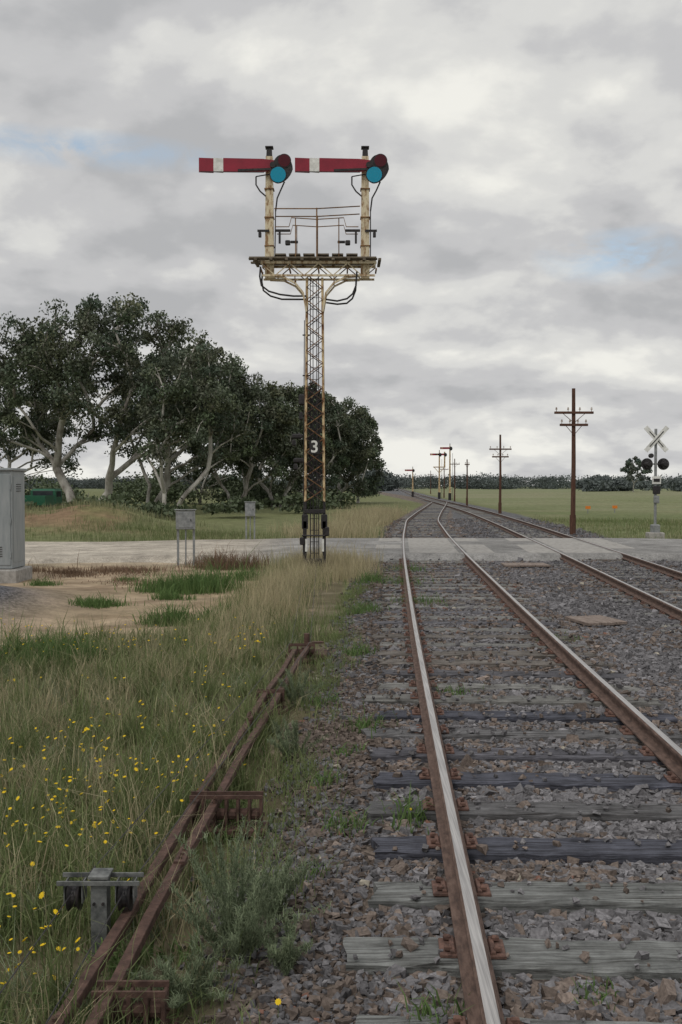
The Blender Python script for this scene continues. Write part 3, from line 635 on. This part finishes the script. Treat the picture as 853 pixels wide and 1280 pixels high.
# ---------------------------------------------------------------- bracket semaphore signal
K=.0193
SIGX,SIGY=-.63,24.0
sig=empty('semaphore_signal',(SIGX,SIGY,-.02))
U=lambda px:(px-394)*K
Zv=lambda py:(712-py)*K
mb=MB();hw=lambda z:.238-.055*min(z/Zv(350),1)
zb=Zv(712);zt=Zv(350)
for sx_ in(-1,1):
    for sy_ in(-1,1):
        zz=[0,Zv(626),zt]
        for q in(0,1):
            a=(sx_*hw(zz[q]),sy_*hw(zz[q]),zz[q]);b=(sx_*hw(zz[q+1]),sy_*hw(zz[q+1]),zz[q+1]);m_=1 if q==0 else (0 if sy_<0 else 2)
            mb.beam(a,b,.052,.010,m_,up=(0,1,0))
            a2=(a[0]+sx_*.023,a[1]-sy_*.026,a[2]);b2=(b[0]+sx_*.023,b[1]-sy_*.026,b[2]);mb.beam(a2,b2,.010,.050,m_,up=(0,1,0))
mb.build('mast_angle_legs',[M_mast,M_black,M_rustlat],sig)
mb=MB();z=Zv(626);i=0
while z<zt-.1:
    dz=.30;h0=hw(z);h1=hw(z+dz);i+=1
    for sy_ in(-1,1):
        y0=sy_*(h0+.012);s_=1 if i%2 else -1
        mb.beam((-s_*h0,y0,z),(s_*h1,y0,z+dz),.020,.006,0 if sy_<0 else 1,up=(0,1,0))
        if sy_<0: mb.beam((s_*h0,y0+.008*sy_,z),(-s_*h1,y0+.008*sy_,z+dz),.014,.006,1,up=(0,1,0))
    for sx_ in(-1,1):
        x0=sx_*(h0-.012)
        mb.beam((x0,-h0,z),(x0,h1,z+dz),.022,.006,1,up=(1,0,0))
    z+=dz
mb.build('mast_lattice',[M_rustlat,M_rust],sig)
mb=MB()
for xx in(-.11,.09): mb.beam((xx,.1,.3),(xx,.1,zt+.1),.022,.022,0)
z=.4
while z<zt: mb.tube([(-.11,.1,z),(.09,.1,z)],.008,0,5);z+=.28
mb.tube([(-.04,-.05,.2),(-.04,-.05,zt)],.010,0,6);mb.tube([(.05,-.08,.2),(.05,-.08,zt)],.010,0,6)
for sx_ in(-.08,.08):
    z=Zv(620)
    while z<Zv(490): mb.beam((sx_-.075,.02,z),(sx_+.075,.02,z+.2),.05,.01,0,up=(0,1,0));mb.beam((sx_+.075,.035,z),(sx_-.075,.035,z+.2),.05,.01,0,up=(0,1,0));z+=.2
mb.build('ladder_and_rods',[M_black],sig)
mb=MB()
for sx_ in(-1,1):
    mb.box((sx_*.23,-.28,.55),(.08,.05,1.3),0,bev=.01);mb.box((sx_*.23,-.26,1.18),(.15,.09,.35),0,bev=.02)
    mb.box((sx_*.2,-.315,.62),(.05,.02,.3),1)
mb.box((0,-.27,1.42),(.50,.05,.10),0,bev=.01);mb.box((0,-.27,.15),(.54,.08,.3),0,bev=.02);mb.tube([(-.3,-.33,.85),(.3,-.33,.85)],.02,0,6)
for q in(-.1,0,.1): mb.tube([(q,-.3,.1),(q,-.3,1.4)],.013,0,6)
mb.box((-.3,-.32,.72),(.1,.12,.18),0,bev=.02);mb.box((.3,-.32,.95),(.1,.12,.22),0,bev=.02)
mb.build('base_rodding_gear',[M_black,M_white],sig)
mb=MB();mb.box((0,-.262,Zv(559)),(.24,.012,.32),0,bev=.004);mb.build('number_plate',[M_black],sig)
tcu=bpy.data.curves.new('number_three','FONT');tcu.body='3';tcu.size=.40;tcu.align_x='CENTER';tcu.align_y='CENTER';tcu.extrude=.004;tcu.offset=.006
to=bpy.data.objects.new('number_three',tcu);to.location=(0,-.276,Zv(559));to.rotation_euler=(math.pi/2,0,0);tcu.materials.append(M_white);link(to);to.parent=sig
mb=MB()
mb.tube([(U(381),-.1,.2),(U(384),-.1,Zv(372))],.016,1,6)
mb.tube([(U(379),.1,.2),(U(381),.1,Zv(400))],.010,0,6)
mb.box((U(378),-.12,Zv(500)),(.15,.12,.28),0,bev=.04);mb.box((U(377),-.12,Zv(520)),(.09,.1,.2),0,bev=.03)
for py,dx in((545,370),(575,372)):
    mb.box((U(dx+2),-.05,Zv(py)),(.26,.1,.12),0,bev=.03);mb.box((U(dx-2),-.05,Zv(py+8)),(.1,.14,.16),0,bev=.03)
for py in(420,470,520,600): mb.beam((U(379),-.1,Zv(py)),(U(388),-.1,Zv(py)),.03,.03,0)
mb.build('detector_fittings',[M_black,M_cream],sig)
GD=.24
mb=MB()
for sy_ in(-GD,GD):
    L0,L1=U(328),U(470)
    mb.beam((L0,sy_,Zv(332)),(L1,sy_,Zv(332)),.05,.06,0);mb.beam((L0+.03,sy_,Zv(348)),(L1-.03,sy_,Zv(348)),.045,.045,0)
    xs_=np.linspace(L0,L1,9)
    for i in range(8):
        a,b=(Zv(348),Zv(333)) if i%2 else (Zv(333),Zv(348));mb.beam((xs_[i],sy_,a),(xs_[i+1],sy_,b),.022,.022,0 if sy_<0 else 1)
    for s in(-1,1):
        for (w0,z0_),(w1,z1_) in (((56,349),(38,350)),((38,350),(24,357)),((24,357),(14,369)),((14,369),(10,392))):
            mb.beam((s*w0*K,sy_*.95,Zv(z0_)),(s*w1*K,sy_*.85,Zv(z1_)),.042,.042,0)
        mb.beam((s*24*K,sy_,Zv(348)),(s*24*K,sy_*.9,Zv(357)),.025,.025,1)
for xx in np.linspace(U(328),U(470),5): mb.beam((xx,-GD,Zv(340)),(xx,GD,Zv(340)),.035,.035,1)
mb.build('platform_girders',[M_cream,M_rustlat],sig)
mb=MB()
for i,yy in enumerate((-.33,-.2,.02,.2,.33)):
    mb.box((random.uniform(-.04,.04),yy,Zv(327.5)),(U(477)-U(318)-random.uniform(0,.15),.10,.04),0,bev=.005)
for i,xx in enumerate(np.linspace(U(322),U(474),9)): mb.box((xx,0,Zv(330)+.005),(.07,.80,.05),0,bev=.005)
for i in range(6): mb.box((U(352)+i*.34,-.05,Zv(322.5)),(.27,.45,.04),0,bev=.005)
mb.build('platform_planks',[M_wood],sig)
mb=MB()
for sy_ in(-.3,.3):
    for pts in([(328,338),(327,350),(329,361),(338,368),(352,372),(368,373),(384,373)],[(408,377),(422,379),(434,377),(441,371),(445,361),(446,344)]):
        P=[(U(a),sy_*(1 if abs(a-396)>30 else .7),Zv(b)) for a,b in pts];mb.tube(P,.022,0,7)
mb.build('curved_conduits',[M_black],sig)
mb=MB()
for sy_ in(-.34,.34):
    mb.tube([(U(345),sy_,Zv(268)),(U(397),sy_,Zv(268)),(U(450),sy_,Zv(265))],.014,0,6)
    mb.tube([(U(346),sy_,Zv(290)),(U(363),sy_,Zv(290)),(U(366),sy_,Zv(279)),(U(397),sy_,Zv(281)),(U(430),sy_,Zv(279)),(U(433),sy_,Zv(290)),(U(448),sy_,Zv(290))],.012,0,6)
    mb.tube([(U(397),sy_,Zv(326)),(U(397),sy_,Zv(267))],.016,0,6)
    for px in(371,424): mb.tube([(U(px),sy_,Zv(326)),(U(px),sy_,Zv(279))],.012,0,6)
mb.build('handrails',[M_rustlat],sig)
for nm,dx in(('doll_and_arm',0),('doll_and_arm',118)):
    mb=MB();cx=U(338+dx*1.0+ (0.5 if dx else 0))
    mb.beam((cx,0,Zv(332)),(cx,0,Zv(200)),.21,.21,0,w2=.165,h2=.165)
    mb.beam((cx,0,Zv(350)),(cx,0,Zv(332)),.21,.21,0)
    mb.beam((cx,0,Zv(200)),(cx,0,Zv(190)),.14,.14,1,w2=.12,h2=.12);mb.box((cx,0,Zv(188.5)),(.19,.19,.04),1,bev=.01)
    for py in(240,275,310): mb.box((cx,0,Zv(py)),(.23,.23,.03),3,bev=.005)
    ax=cx+.06;xa=U(252+dx);zc=Zv(212.5)
    y0,y1=-.19,-.165
    def seg(xl,xr,m_):
        hh=lambda x_:(.150+.02*(ax-x_)/(ax-xa))
        mb.prism([(xl,zc-hh(xl)+.0),(xr,zc-hh(xr)-.02),(xr,zc+hh(xr)-.01),(xl,zc+hh(xl)+.0)],y0,y1,m_)
    b0,b1=U(270+dx),U(282+dx)
    seg(xa,b0,2);seg(b0,b1,4);seg(b1,U(332+dx),2)
    mb.prism([(U(332+dx),zc-.165),(U(345+dx),zc-.11),(U(345+dx),zc+.11),(U(332+dx),zc+.14)],y0,y1,2)
    mb.beam((U(300+dx),y0-.012,zc-.13),(U(345+dx),y0-.012,zc-.10),.02,.05,1,up=(0,0,1))
    mb.beam((xa+.02,y0-.008,zc-.165),(U(332+dx),y0-.008,zc-.175),.012,.02,1)
    ring=[]
    for k in range(28):
        an=2*math.pi*k/28;rx0=14.0;rz0=17.5;px=353.5+dx+rx0*math.cos(an)*(1 if math.cos(an)>0 else .8);py=218-rz0*math.sin(an)
        px+= -.26*(py-218) if py>218 else 0
        ring.append((U(px),Zv(py)))
    mb.prism(ring,-.215,-.195,1)
    def disc(px,py,rr,m_,yy,yb=-.2):
        mb.prism([(U(px)+rr*math.cos(2*math.pi*k/24),Zv(py)+rr*math.sin(2*math.pi*k/24)) for k in range(24)],yy,yb,m_)
    disc(349.5+dx,225,.20,1,-.228);disc(349.5+dx,225,.182,5,-.236,-.226)
    disc(357+dx,208,.165,1,-.228);disc(357+dx,208,.145,6,-.236,-.226)
    disc(343+dx,213,.07,1,-.25)
    mb.box((U(353+dx),.12,Zv(214)),(.2,.22,.34),1,bev=.03);mb.beam((cx,.1,Zv(224)),(U(352+dx),.12,Zv(224)),.05,.04,1)
    P=[(322,226),(322,236),(327,244),(334,250)];mb.tube([(U(a+dx),-.14,Zv(b)) for a,b in P],.018,1,6)
    mb.tube([(U(322+dx),-.14,Zv(226)),(U(345+dx),-.14,Zv(222))],.014,1,6)
    P=[(357,232),(352,243),(348,252),(346,268)] if dx==0 else [(475,232),(470,243),(465,252),(463,268)]
    mb.tube([(U(a),-.12,Zv(b)) for a,b in P],.018,1,6)
    mb.tube([(U(346+dx-(1 if dx else 0)),-.13,Zv(268)),(U(345+dx),-.13,Zv(330))],.013,1,6)
    s=1 if dx==0 else -1
    base=347 if dx==0 else 449
    mb.box((U(base+s*8),-.14,Zv(292)),(.36,.04,.06),1,bev=.01);mb.box((U(base+s*14),-.14,Zv(307)),(.12,.08,.12),1,bev=.02)
    mb.box((U(base+s*22),-.14,Zv(306)),(.18,.05,.06),1,bev=.01);mb.box((U(base+s*4),-.14,Zv(300)),(.05,.05,.3),1)
    mb.beam((cx,-.12,Zv(292)),(cx-s*.28,-.12,Zv(292)),.04,.05,1);mb.box((cx-s*.22,-.12,Zv(297)),(.07,.07,.12),1,bev=.01)
    mb.build(nm,[M_cream,M_black,M_red,M_rustlat,M_white,M_blue,M_redg],sig)

# ---------------------------------------------------------------- distant semaphores
def small_sema(x,y,H,arms=1):
    e=empty('semaphore_signal',(x,y,float(gz(x,y))));mb=MB()
    mb.beam((0,0,0),(0,0,H),.26,.26,0,w2=.16,h2=.16);mb.tube([(0,0,H),(0,0,H+.35)],.05,2,6)
    mb.box((0,0,.5),(.4,.4,1.),2,bev=.03)
    if arms==2:
        mb.beam((-.9,0,H-2.2),(.9,0,H-2.2),.3,.14,0);mb.beam((-.8,0,H-2.2),(0,0,H-3.1),.08,.08,0);mb.beam((.8,0,H-2.2),(0,0,H-3.1),.08,.08,0)
        mb.beam((.8,0,H-2.2),(.8,0,H+.1),.2,.2,0)
    for ox in([0] if arms==1 else [0,.8]):
        mb.box((ox-.75,-.15,H-.3),(1.3,.03,.28),1);mb.box((ox-1.15,-.168,H-.3),(.16,.01,.27),0);mb.prism([(ox+.12+.22*math.cos(k*.524),H-.36+.28*math.sin(k*.524)) for k in range(12)],-.2,-.17,2)
    mb.beam((.1,.2,0),(.1,.2,H-1),.04,.04,2);mb.beam((.4,.2,0),(.4,.2,H-1),.04,.04,2)
    mb.build('post_and_arm',[M_mast,M_red,M_black],e)
small_sema(14.8,150,7.0,2);small_sema(15.3,140,7.6,1);small_sema(12.6,175,5.0,1)

def pole(x,y,H,arms,th=.16,foot=1):
    e=empty('telegraph_pole',(x,y,float(gz(x,y))-.1));mb=MB()
    mb.tube([(0,0,0),(.02,0,H*.5),(0,0,H)],th/2,0,9,rads=[th*.62,th*.52,th*.42])
    if foot: mb.tube([(0,0,0),(0,0,.9)],th*.75,0,9)
    for z,w in arms:
        mb.box((0,-th*.55,z),(w,.09,.10),0,bev=.01)
        n=max(4,int(w/.32)&~1)
        for i in range(n):
            xx=-w/2+.08+(w-.16)*i/(n-1)
            if abs(xx)<.1:continue
            mb.tube([(xx,-th*.55,z+.05),(xx,-th*.55,z+.14)],.012,0,5);mb.tube([(xx,-th*.55,z+.12),(xx,-th*.55,z+.17),(xx,-th*.55,z+.22)],.04,1,7,rads=[.045,.035,.025])
        for s in(-1,1): mb.beam((s*w*.28,-th*.6,z-.04),(0,-th*.6,z-.42),.03,.02,0)
    mb.build('pole_and_crossarms',[M_pole,M_insul],e)
pole(9.55,41,6.1,[(5.1,1.6),(4.6,1.15)],.17)
pole(11.5,72,5.8,[(4.75,1.6),(4.2,1.2)],.16)
pole(12.4,98,4.7,[(4.2,.5)],.14);pole(14.6,128,5.6,[(4.9,1.3)],.14);pole(22.5,250,6,[(5,1.5)],.16);pole(17.8,172,6,[(5,1.5)],.16)

# ---------------------------------------------------------------- level crossing signal
e=empty('level_crossing_signal',(12.25,38.8,float(gz(12.25,38.8))))
mb=MB()
mb.tube([(0,0,0),(0,0,4.35)],.055,0,10);mb.box((0,0,.12),(.6,.5,.40),3,bev=.03);mb.box((0,0,.45),(.3,.3,.35),0,bev=.03)
for s in(-1,1):
    Rm=Matrix.Rotation(s*math.radians(48),3,'Y');mb.box((0,-.08+.025*s,3.95),(1.25,.02,.18),1,Rm);mb.box((0,-.095+.025*s,3.95),(.8,.006,.035),2,Rm)
mb.beam((-.42,0,2.98),(.42,0,2.98),.05,.05,2)
for s in(-1,1):
    cx=s*.32
    mb.prism([(cx+.23*math.cos(t_*math.pi/12),2.98+.23*math.sin(t_*math.pi/12)) for t_ in range(24)],.05,.07,2)
    mb.tube([(cx,.04,2.98),(cx,-.12,2.98),(cx,-.26,2.98)],.13,2,14,rads=[.14,.13,.08])
    mb.tube([(cx,.07,2.98),(cx,.3,2.98)],.12,2,14)
    mb.box((cx,-.08,2.98),(.16,.2,.34),2,bev=.03)
mb.tube([(-.22,-.06,3.3),(-.22,-.2,3.3)],.09,2,12)
mb.box((.02,-.07,2.35),(.34,.03,.30),1,bev=.005);mb.box((.02,-.09,2.35),(.24,.02,.12),2);mb.box((.02,-.07,1.97),(.26,.12,.32),2,bev=.02);mb.box((.02,-.07,1.6),(.2,.1,.3),0,bev=.02)
mb.build('mast_lights_crossbuck',[M_galv,M_white,M_black,M_conc],e)

# ---------------------------------------------------------------- relay cabinet
e=empty('signal_relay_cabinet',(-7.98,22.3,float(gz(-7.98,22.3))-.05));mb=MB()
mb.box((0,0,.16),(1.75,1.15,.34),2,bev=.03);mb.box((0,0,1.42),(1.5,.9,2.16),0,bev=.012);mb.box((0,0,2.53),(1.6,1.0,.06),0,bev=.012)
for s in(-1,1):
    mb.box((s*.37,-.455,1.42),(.70,.02,2.0),0,bev=.006)
    for q in range(5): mb.box((s*.37,-.47,.62+q*.05),(.34,.012,.015),1)
    for zz in(.65,1.4,2.15): mb.tube([(s*.73,-.475,zz-.06),(s*.73,-.475,zz+.06)],.016,0,6)
mb.box((.06,-.48,1.4),(.03,.04,.2),1,bev=.006);mb.box((.751,0,1.42),(.012,.7,1.9),0,bev=.004)
for q in range(4): mb.box((.762,0,2.05+q*.05),(.01,.3,.015),1)
mb.build('cabinet_body',[M_cab,M_black,M_conc],e)
for (x,y,H,w) in((-4.1,26.3,1.5,.5),(-3.3,36.2,1.55,.36)):
    e=empty('cable_terminal_box',(x,y,float(gz(x,y))-.02));mb=MB()
    for s in(-1,1): mb.beam((s*w*.42,0,0),(s*w*.42,0,H),.055,.055,0)
    mb.box((0,-.06,H-.28),(w,.10,.5),0,bev=.012);mb.box((0,-.115,H-.28),(w*.8,.012,.4),0,bev=.003);mb.box((0,-.06,H-.01),(w+.06,.14,.025),0,bev=.004)
    mb.box((w*.3,-.125,H-.28),(.02,.02,.06),1);mb.tube([(0,-.03,0),(0,-.03,H-.5)],.02,0,6)
    mb.build('box_on_posts',[M_galv,M_black],e)

# ---------------------------------------------------------------- point rodding, rollers
rodx=lambda y:np.interp(y,[2,3.6,6.2,10.9,12.5],[-.98,-.89,-.765,-.47,-.36])
e=empty('point_rodding');mb=MB()
for off,zz,ya,yb in((0,.10,2,12.4),(-.115,.10,2,11.9)):
    ys=np.arange(ya,yb,.6)
    for a_,b_ in zip(ys[:-1],ys[1:]):
        wv=lambda t_:(.006*math.sin(t_*2.3+off*30),.008*math.sin(t_*3+off*9))
        A_=Vector((float(rodx(a_))+off+wv(a_)[0],a_,zz+wv(a_)[1]));B_=Vector((float(rodx(b_))+off+wv(b_)[0],b_+.002,zz+wv(b_)[1]))
        mb.beam(A_,B_,.046,.008,0)
        for s in(-1,1): mb.beam(A_+Vector((s*.022,0,-.018)),B_+Vector((s*.022,0,-.018)),.006,.036,0)
for yy,off in((5.1,0),(8.2,-.115),(3.4,-.115),(9.6,0)):
    xx=float(rodx(yy))+off;mb.beam((xx,yy-.12,.112),(xx+.005,yy+.12,.112),.056,.020,0)
    for q in(-.08,-.03,.03,.08): mb.tube([(xx,yy+q,.115),(xx,yy+q,.135)],.009,0,6)
mb.build('channel_rods',[M_rust],e)
def roller(yy,n=5,x0=-.07,w=.40,top=.17):
    x=float(rodx(yy))+x0;e2=empty('rodding_roller_stand',(x,yy,-.09));mb=MB()
    mb.box((w/2-.1,0,.02),(w+.08,.16,.05),0,bev=.008)
    for i in range(n+1):
        xx=-.1+w*i/n;mb.box((xx,0,top/2+.02),(.016,.09,top),0,bev=.004)
        if i<n: mb.tube([(xx+.012,0,.115),(xx+w/n-.012,0,.115)],.034,0,10)
    mb.tube([(-.12,0,.115),(w-.08,0,.115)],.011,0,6)
    for s in(-1,1):mb.box((w/2-.1,s*.04,top+.03),(w+.02,.012,.022),0)
    mb.build('rollers_and_frame',[M_rust],e2)
roller(6.0,6,-.03,.42,.20);roller(3.75,4,.05,.26,.16);roller(9.2,3,-.1,.24);roller(11.9,3,-.12,.3)
e=empty('rodding_crank',(-.42,12.2,float(gz(-.42,12.2))));mb=MB()
mb.box((0,0,.04),(.5,.4,.07),0,bev=.01);mb.tube([(0,0,.05),(0,0,.3)],.035,0,10);mb.beam((0,0,.16),(-.02,-.3,.16),.07,.02,0);mb.beam((0,0,.185),(.20,.05,.185),.07,.02,0)
mb.build('crank_arms',[M_rust],e)
# wire pulley stand
e=empty('wire_pulley_stand',(-1.085,4.45,float(gz(-1.085,4.45))));mb=MB();H=.36
mb.box((-.032,0,H/2),(.007,.07,H),0);mb.box((0,-.038,H/2),(.071,.006,H),0,bev=.002);mb.box((.032,0,H/2),(.007,.07,H),0)
mb.box((.0,-.05,H-.025),(.37,.008,.022),0,bev=.002);mb.box((0,.05,H-.025),(.37,.008,.022),0,bev=.002);mb.box((0,0,H),(.09,.11,.01),0)
for q in(-.02,.02): mb.tube([(q,-.05,H-.12),(q,-.035,H-.12)],.007,1,6)
for cx in(-.115,.115):
    for s in(-1,1): mb.box((cx+s*.040,0,H-.075),(.005,.08,.09),0)
    mb.tube([(cx-.026,0,H-.10),(cx-.009,0,H-.10),(cx+.009,0,H-.10),(cx+.026,0,H-.10)],.05,1,18,rads=[.066,.048,.048,.066])
    mb.tube([(cx-.045,0,H-.10),(cx+.045,0,H-.10)],.009,0,8)
mb.build('post_arm_and_pulleys',[M_dgalv,M_black],e)
e=empty('signal_wire');mb=MB()
for cx in(-1.2,-.97): mb.tube([(cx-.06,2.,.2),(cx,4.45,.2),(cx+.35,8.5,.16),(cx+.6,12,.14),(cx+.4,23.,.2)],.003,0,5)
mb.build('wires',[M_black],e)

for (x,y,w,d_,m_) in((3.72,14.5,.62,.75,0),(4.55,24.6,1.1,.8,1)):
    e=empty('timber_pit_cover',(x,y,float(gz(x,y))+.03));mb=MB();n_=3
    for i in range(n_): mb.box((-w/2+w*(i+.5)/n_,random.uniform(-.03,.03),.03),(w/n_-.012,d_,.045),0,Matrix.Rotation(.03*(i-1),3,'Z'),.006)
    mb.box((0,-d_*.3,-.0),(w,.06,.05),0);mb.box((0,d_*.3,-.0),(w,.06,.05),0)
    o=mb.build('boards',[pmat('cover_timber%d'%m_,(.13,.10,.085),(.27,.22,.19),5,.9,0,.4,stretch=(8,1,8))],e);o.rotation_euler[2]=.25*(1-m_)

for x,y in((18.6,75),(20.9,76)):
    e=empty('orange_marker_sign',(x,y,float(gz(x,y))));mb=MB();mb.beam((0,0,0),(0,0,.6),.05,.05,1);mb.box((0,-.04,.45),(.38,.015,.22),0,None,.003);mb.build('board_and_post',[M_orange,M_galv],e)
e=empty('farm_truck',(-21.0,70,float(gz(-21.0,70))-.1));mb=MB()
mb.box((0,0,.75),(1.8,4.4,.35),3,bev=.05);mb.box((0,1.0,1.45),(1.75,1.7,1.2),0,bev=.15);mb.box((0,-1.2,1.05),(1.8,2.2,.3),0,bev=.04);mb.box((0,.135,1.68),(1.4,.03,.45),1,bev=.01);mb.box((0,1.0,1.68),(1.77,1.1,.42),1,bev=.02)
for s in(-1,1):
    mb.box((s*.86,-1.2,1.35),(.06,2.2,.5),0,bev=.01)
    for yy in(-1.4,1.5): mb.tube([(s*.95,yy,.4),(s*.68,yy,.4)],.4,2,16)
mb.box((0,-2.28,1.35),(1.75,.05,.5),0,bev=.01)
mb.build('truck_body',[M_greenpaint,M_glassd,M_tyre,M_black,M_white],e)

# ---------------------------------------------------------------- world and sun
w=bpy.data.worlds.new('World');scn.world=w;w.use_nodes=True;N=w.node_tree.nodes;L=w.node_tree.links
bg=N['Background'];bg.inputs[1].default_value=.97
sky=N.new('ShaderNodeTexSky');sky.sky_type='NISHITA';sky.sun_disc=False;EL=math.radians(52);AZ=math.radians(215)
sky.sun_elevation=EL;sky.sun_rotation=AZ
tc=N.new('ShaderNodeTexCoord');nrm=N.new('ShaderNodeVectorMath');nrm.operation='NORMALIZE';L.new(tc.outputs['Generated'],nrm.inputs[0])
sep=N.new('ShaderNodeSeparateXYZ');L.new(nrm.outputs[0],sep.inputs[0])
def M(op,a,b=None,clamp=False):
    n=N.new('ShaderNodeMath');n.operation=op;n.use_clamp=clamp
    for i,v in enumerate((a,b)):
        if v is None:continue
        if isinstance(v,(int,float)):n.inputs[i].default_value=v
        else:L.new(v,n.inputs[i])
    return n.outputs[0]
zc=M('ADD',M('MAXIMUM',sep.outputs[2],0.0),.34)
cx=M('DIVIDE',sep.outputs[0],zc);cy=M('DIVIDE',sep.outputs[1],zc)
cb=N.new('ShaderNodeCombineXYZ');L.new(cx,cb.inputs[0]);L.new(cy,cb.inputs[1])
def noise(scale,det,rough,dist,off):
    mp=N.new('ShaderNodeMapping');mp.inputs['Location'].default_value=off;L.new(cb.outputs[0],mp.inputs[0])
    n=N.new('ShaderNodeTexNoise');n.inputs['Scale'].default_value=scale;n.inputs['Detail'].default_value=det;n.inputs['Roughness'].default_value=rough;n.inputs['Distortion'].default_value=dist;L.new(mp.outputs[0],n.inputs['Vector']);return n.outputs[0]
nA=noise(2.2,9,.5,.12,(3.1,1.7,0));nA2=noise(2.2,9,.5,.12,(3.1,1.7+.08,0));nB=noise(.9,3,.45,.1,(5.2,2.2,4))
relief=M('MULTIPLY',M('SUBTRACT',nA,nA2),1.0)
mixn=M('ADD',M('ADD',M('MULTIPLY',nA,.48),M('MULTIPLY',nB,.52)),relief)
cr=N.new('ShaderNodeValToRGB');L.new(mixn,cr.inputs[0]);E=cr.color_ramp.elements;cr.color_ramp.interpolation='EASE'
E[0].position=.33;E[0].color=(.47,.475,.485,1);E[1].position=.67;E[1].color=(.90,.89,.835,1);q=E.new(.45);q.color=(.58,.58,.585,1);q=E.new(.54);q.color=(.71,.708,.69,1)
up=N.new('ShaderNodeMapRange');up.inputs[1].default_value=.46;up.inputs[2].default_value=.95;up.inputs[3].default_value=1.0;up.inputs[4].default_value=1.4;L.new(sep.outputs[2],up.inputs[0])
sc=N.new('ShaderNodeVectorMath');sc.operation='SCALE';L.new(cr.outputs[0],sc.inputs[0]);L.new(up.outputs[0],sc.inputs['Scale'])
skm=N.new('ShaderNodeVectorMath');skm.operation='SCALE';skm.inputs['Scale'].default_value=.07;L.new(sky.outputs[0],skm.inputs[0])
pale=N.new('ShaderNodeVectorMath');pale.operation='ADD';pale.inputs[1].default_value=(.29,.33,.345);L.new(skm.outputs[0],pale.inputs[0])
nC=noise(9,8,.62,.5,(1.,9.,2.))
masks=[]
for c,s in(((-.241,.919,.308),(6,3,52)),((.262,.942,.217),(12,3,34))):
    sb=N.new('ShaderNodeVectorMath');sb.operation='SUBTRACT';L.new(nrm.outputs[0],sb.inputs[0]);sb.inputs[1].default_value=c
    ml=N.new('ShaderNodeVectorMath');ml.operation='MULTIPLY';L.new(sb.outputs[0],ml.inputs[0]);ml.inputs[1].default_value=s
    ln=N.new('ShaderNodeVectorMath');ln.operation='LENGTH';L.new(ml.outputs[0],ln.inputs[0])
    masks.append(M('SUBTRACT',1.0,ln.outputs['Value'],True))
mk=M('MULTIPLY',M('MULTIPLY',M('ADD',masks[0],masks[1]),M('SUBTRACT',M('MULTIPLY',nC,5.0),1.9,True)),1.25,True)
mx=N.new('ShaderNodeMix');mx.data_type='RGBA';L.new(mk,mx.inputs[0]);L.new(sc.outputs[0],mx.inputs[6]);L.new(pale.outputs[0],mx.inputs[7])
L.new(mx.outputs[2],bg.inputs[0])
sd=bpy.data.lights.new('sun','SUN');sd.energy=1.15;sd.angle=math.radians(14);sd.color=(1,.96,.9)
so_=bpy.data.objects.new('sun',sd);link(so_)
dirv=Vector((math.sin(AZ)*math.cos(EL),math.cos(AZ)*math.cos(EL),math.sin(EL)));so_.rotation_euler=dirv.to_track_quat('Z','Y').to_euler();so_.location=dirv*50

cam=bpy.data.cameras.new('camera');cam.lens=35;cam.sensor_width=36;cam.clip_end=6000;cam.clip_start=.05
co=bpy.data.objects.new('camera',cam);link(co);co.location=(0,0,2.02);co.rotation_euler=(math.radians(90-1.52),0,0);scn.camera=co
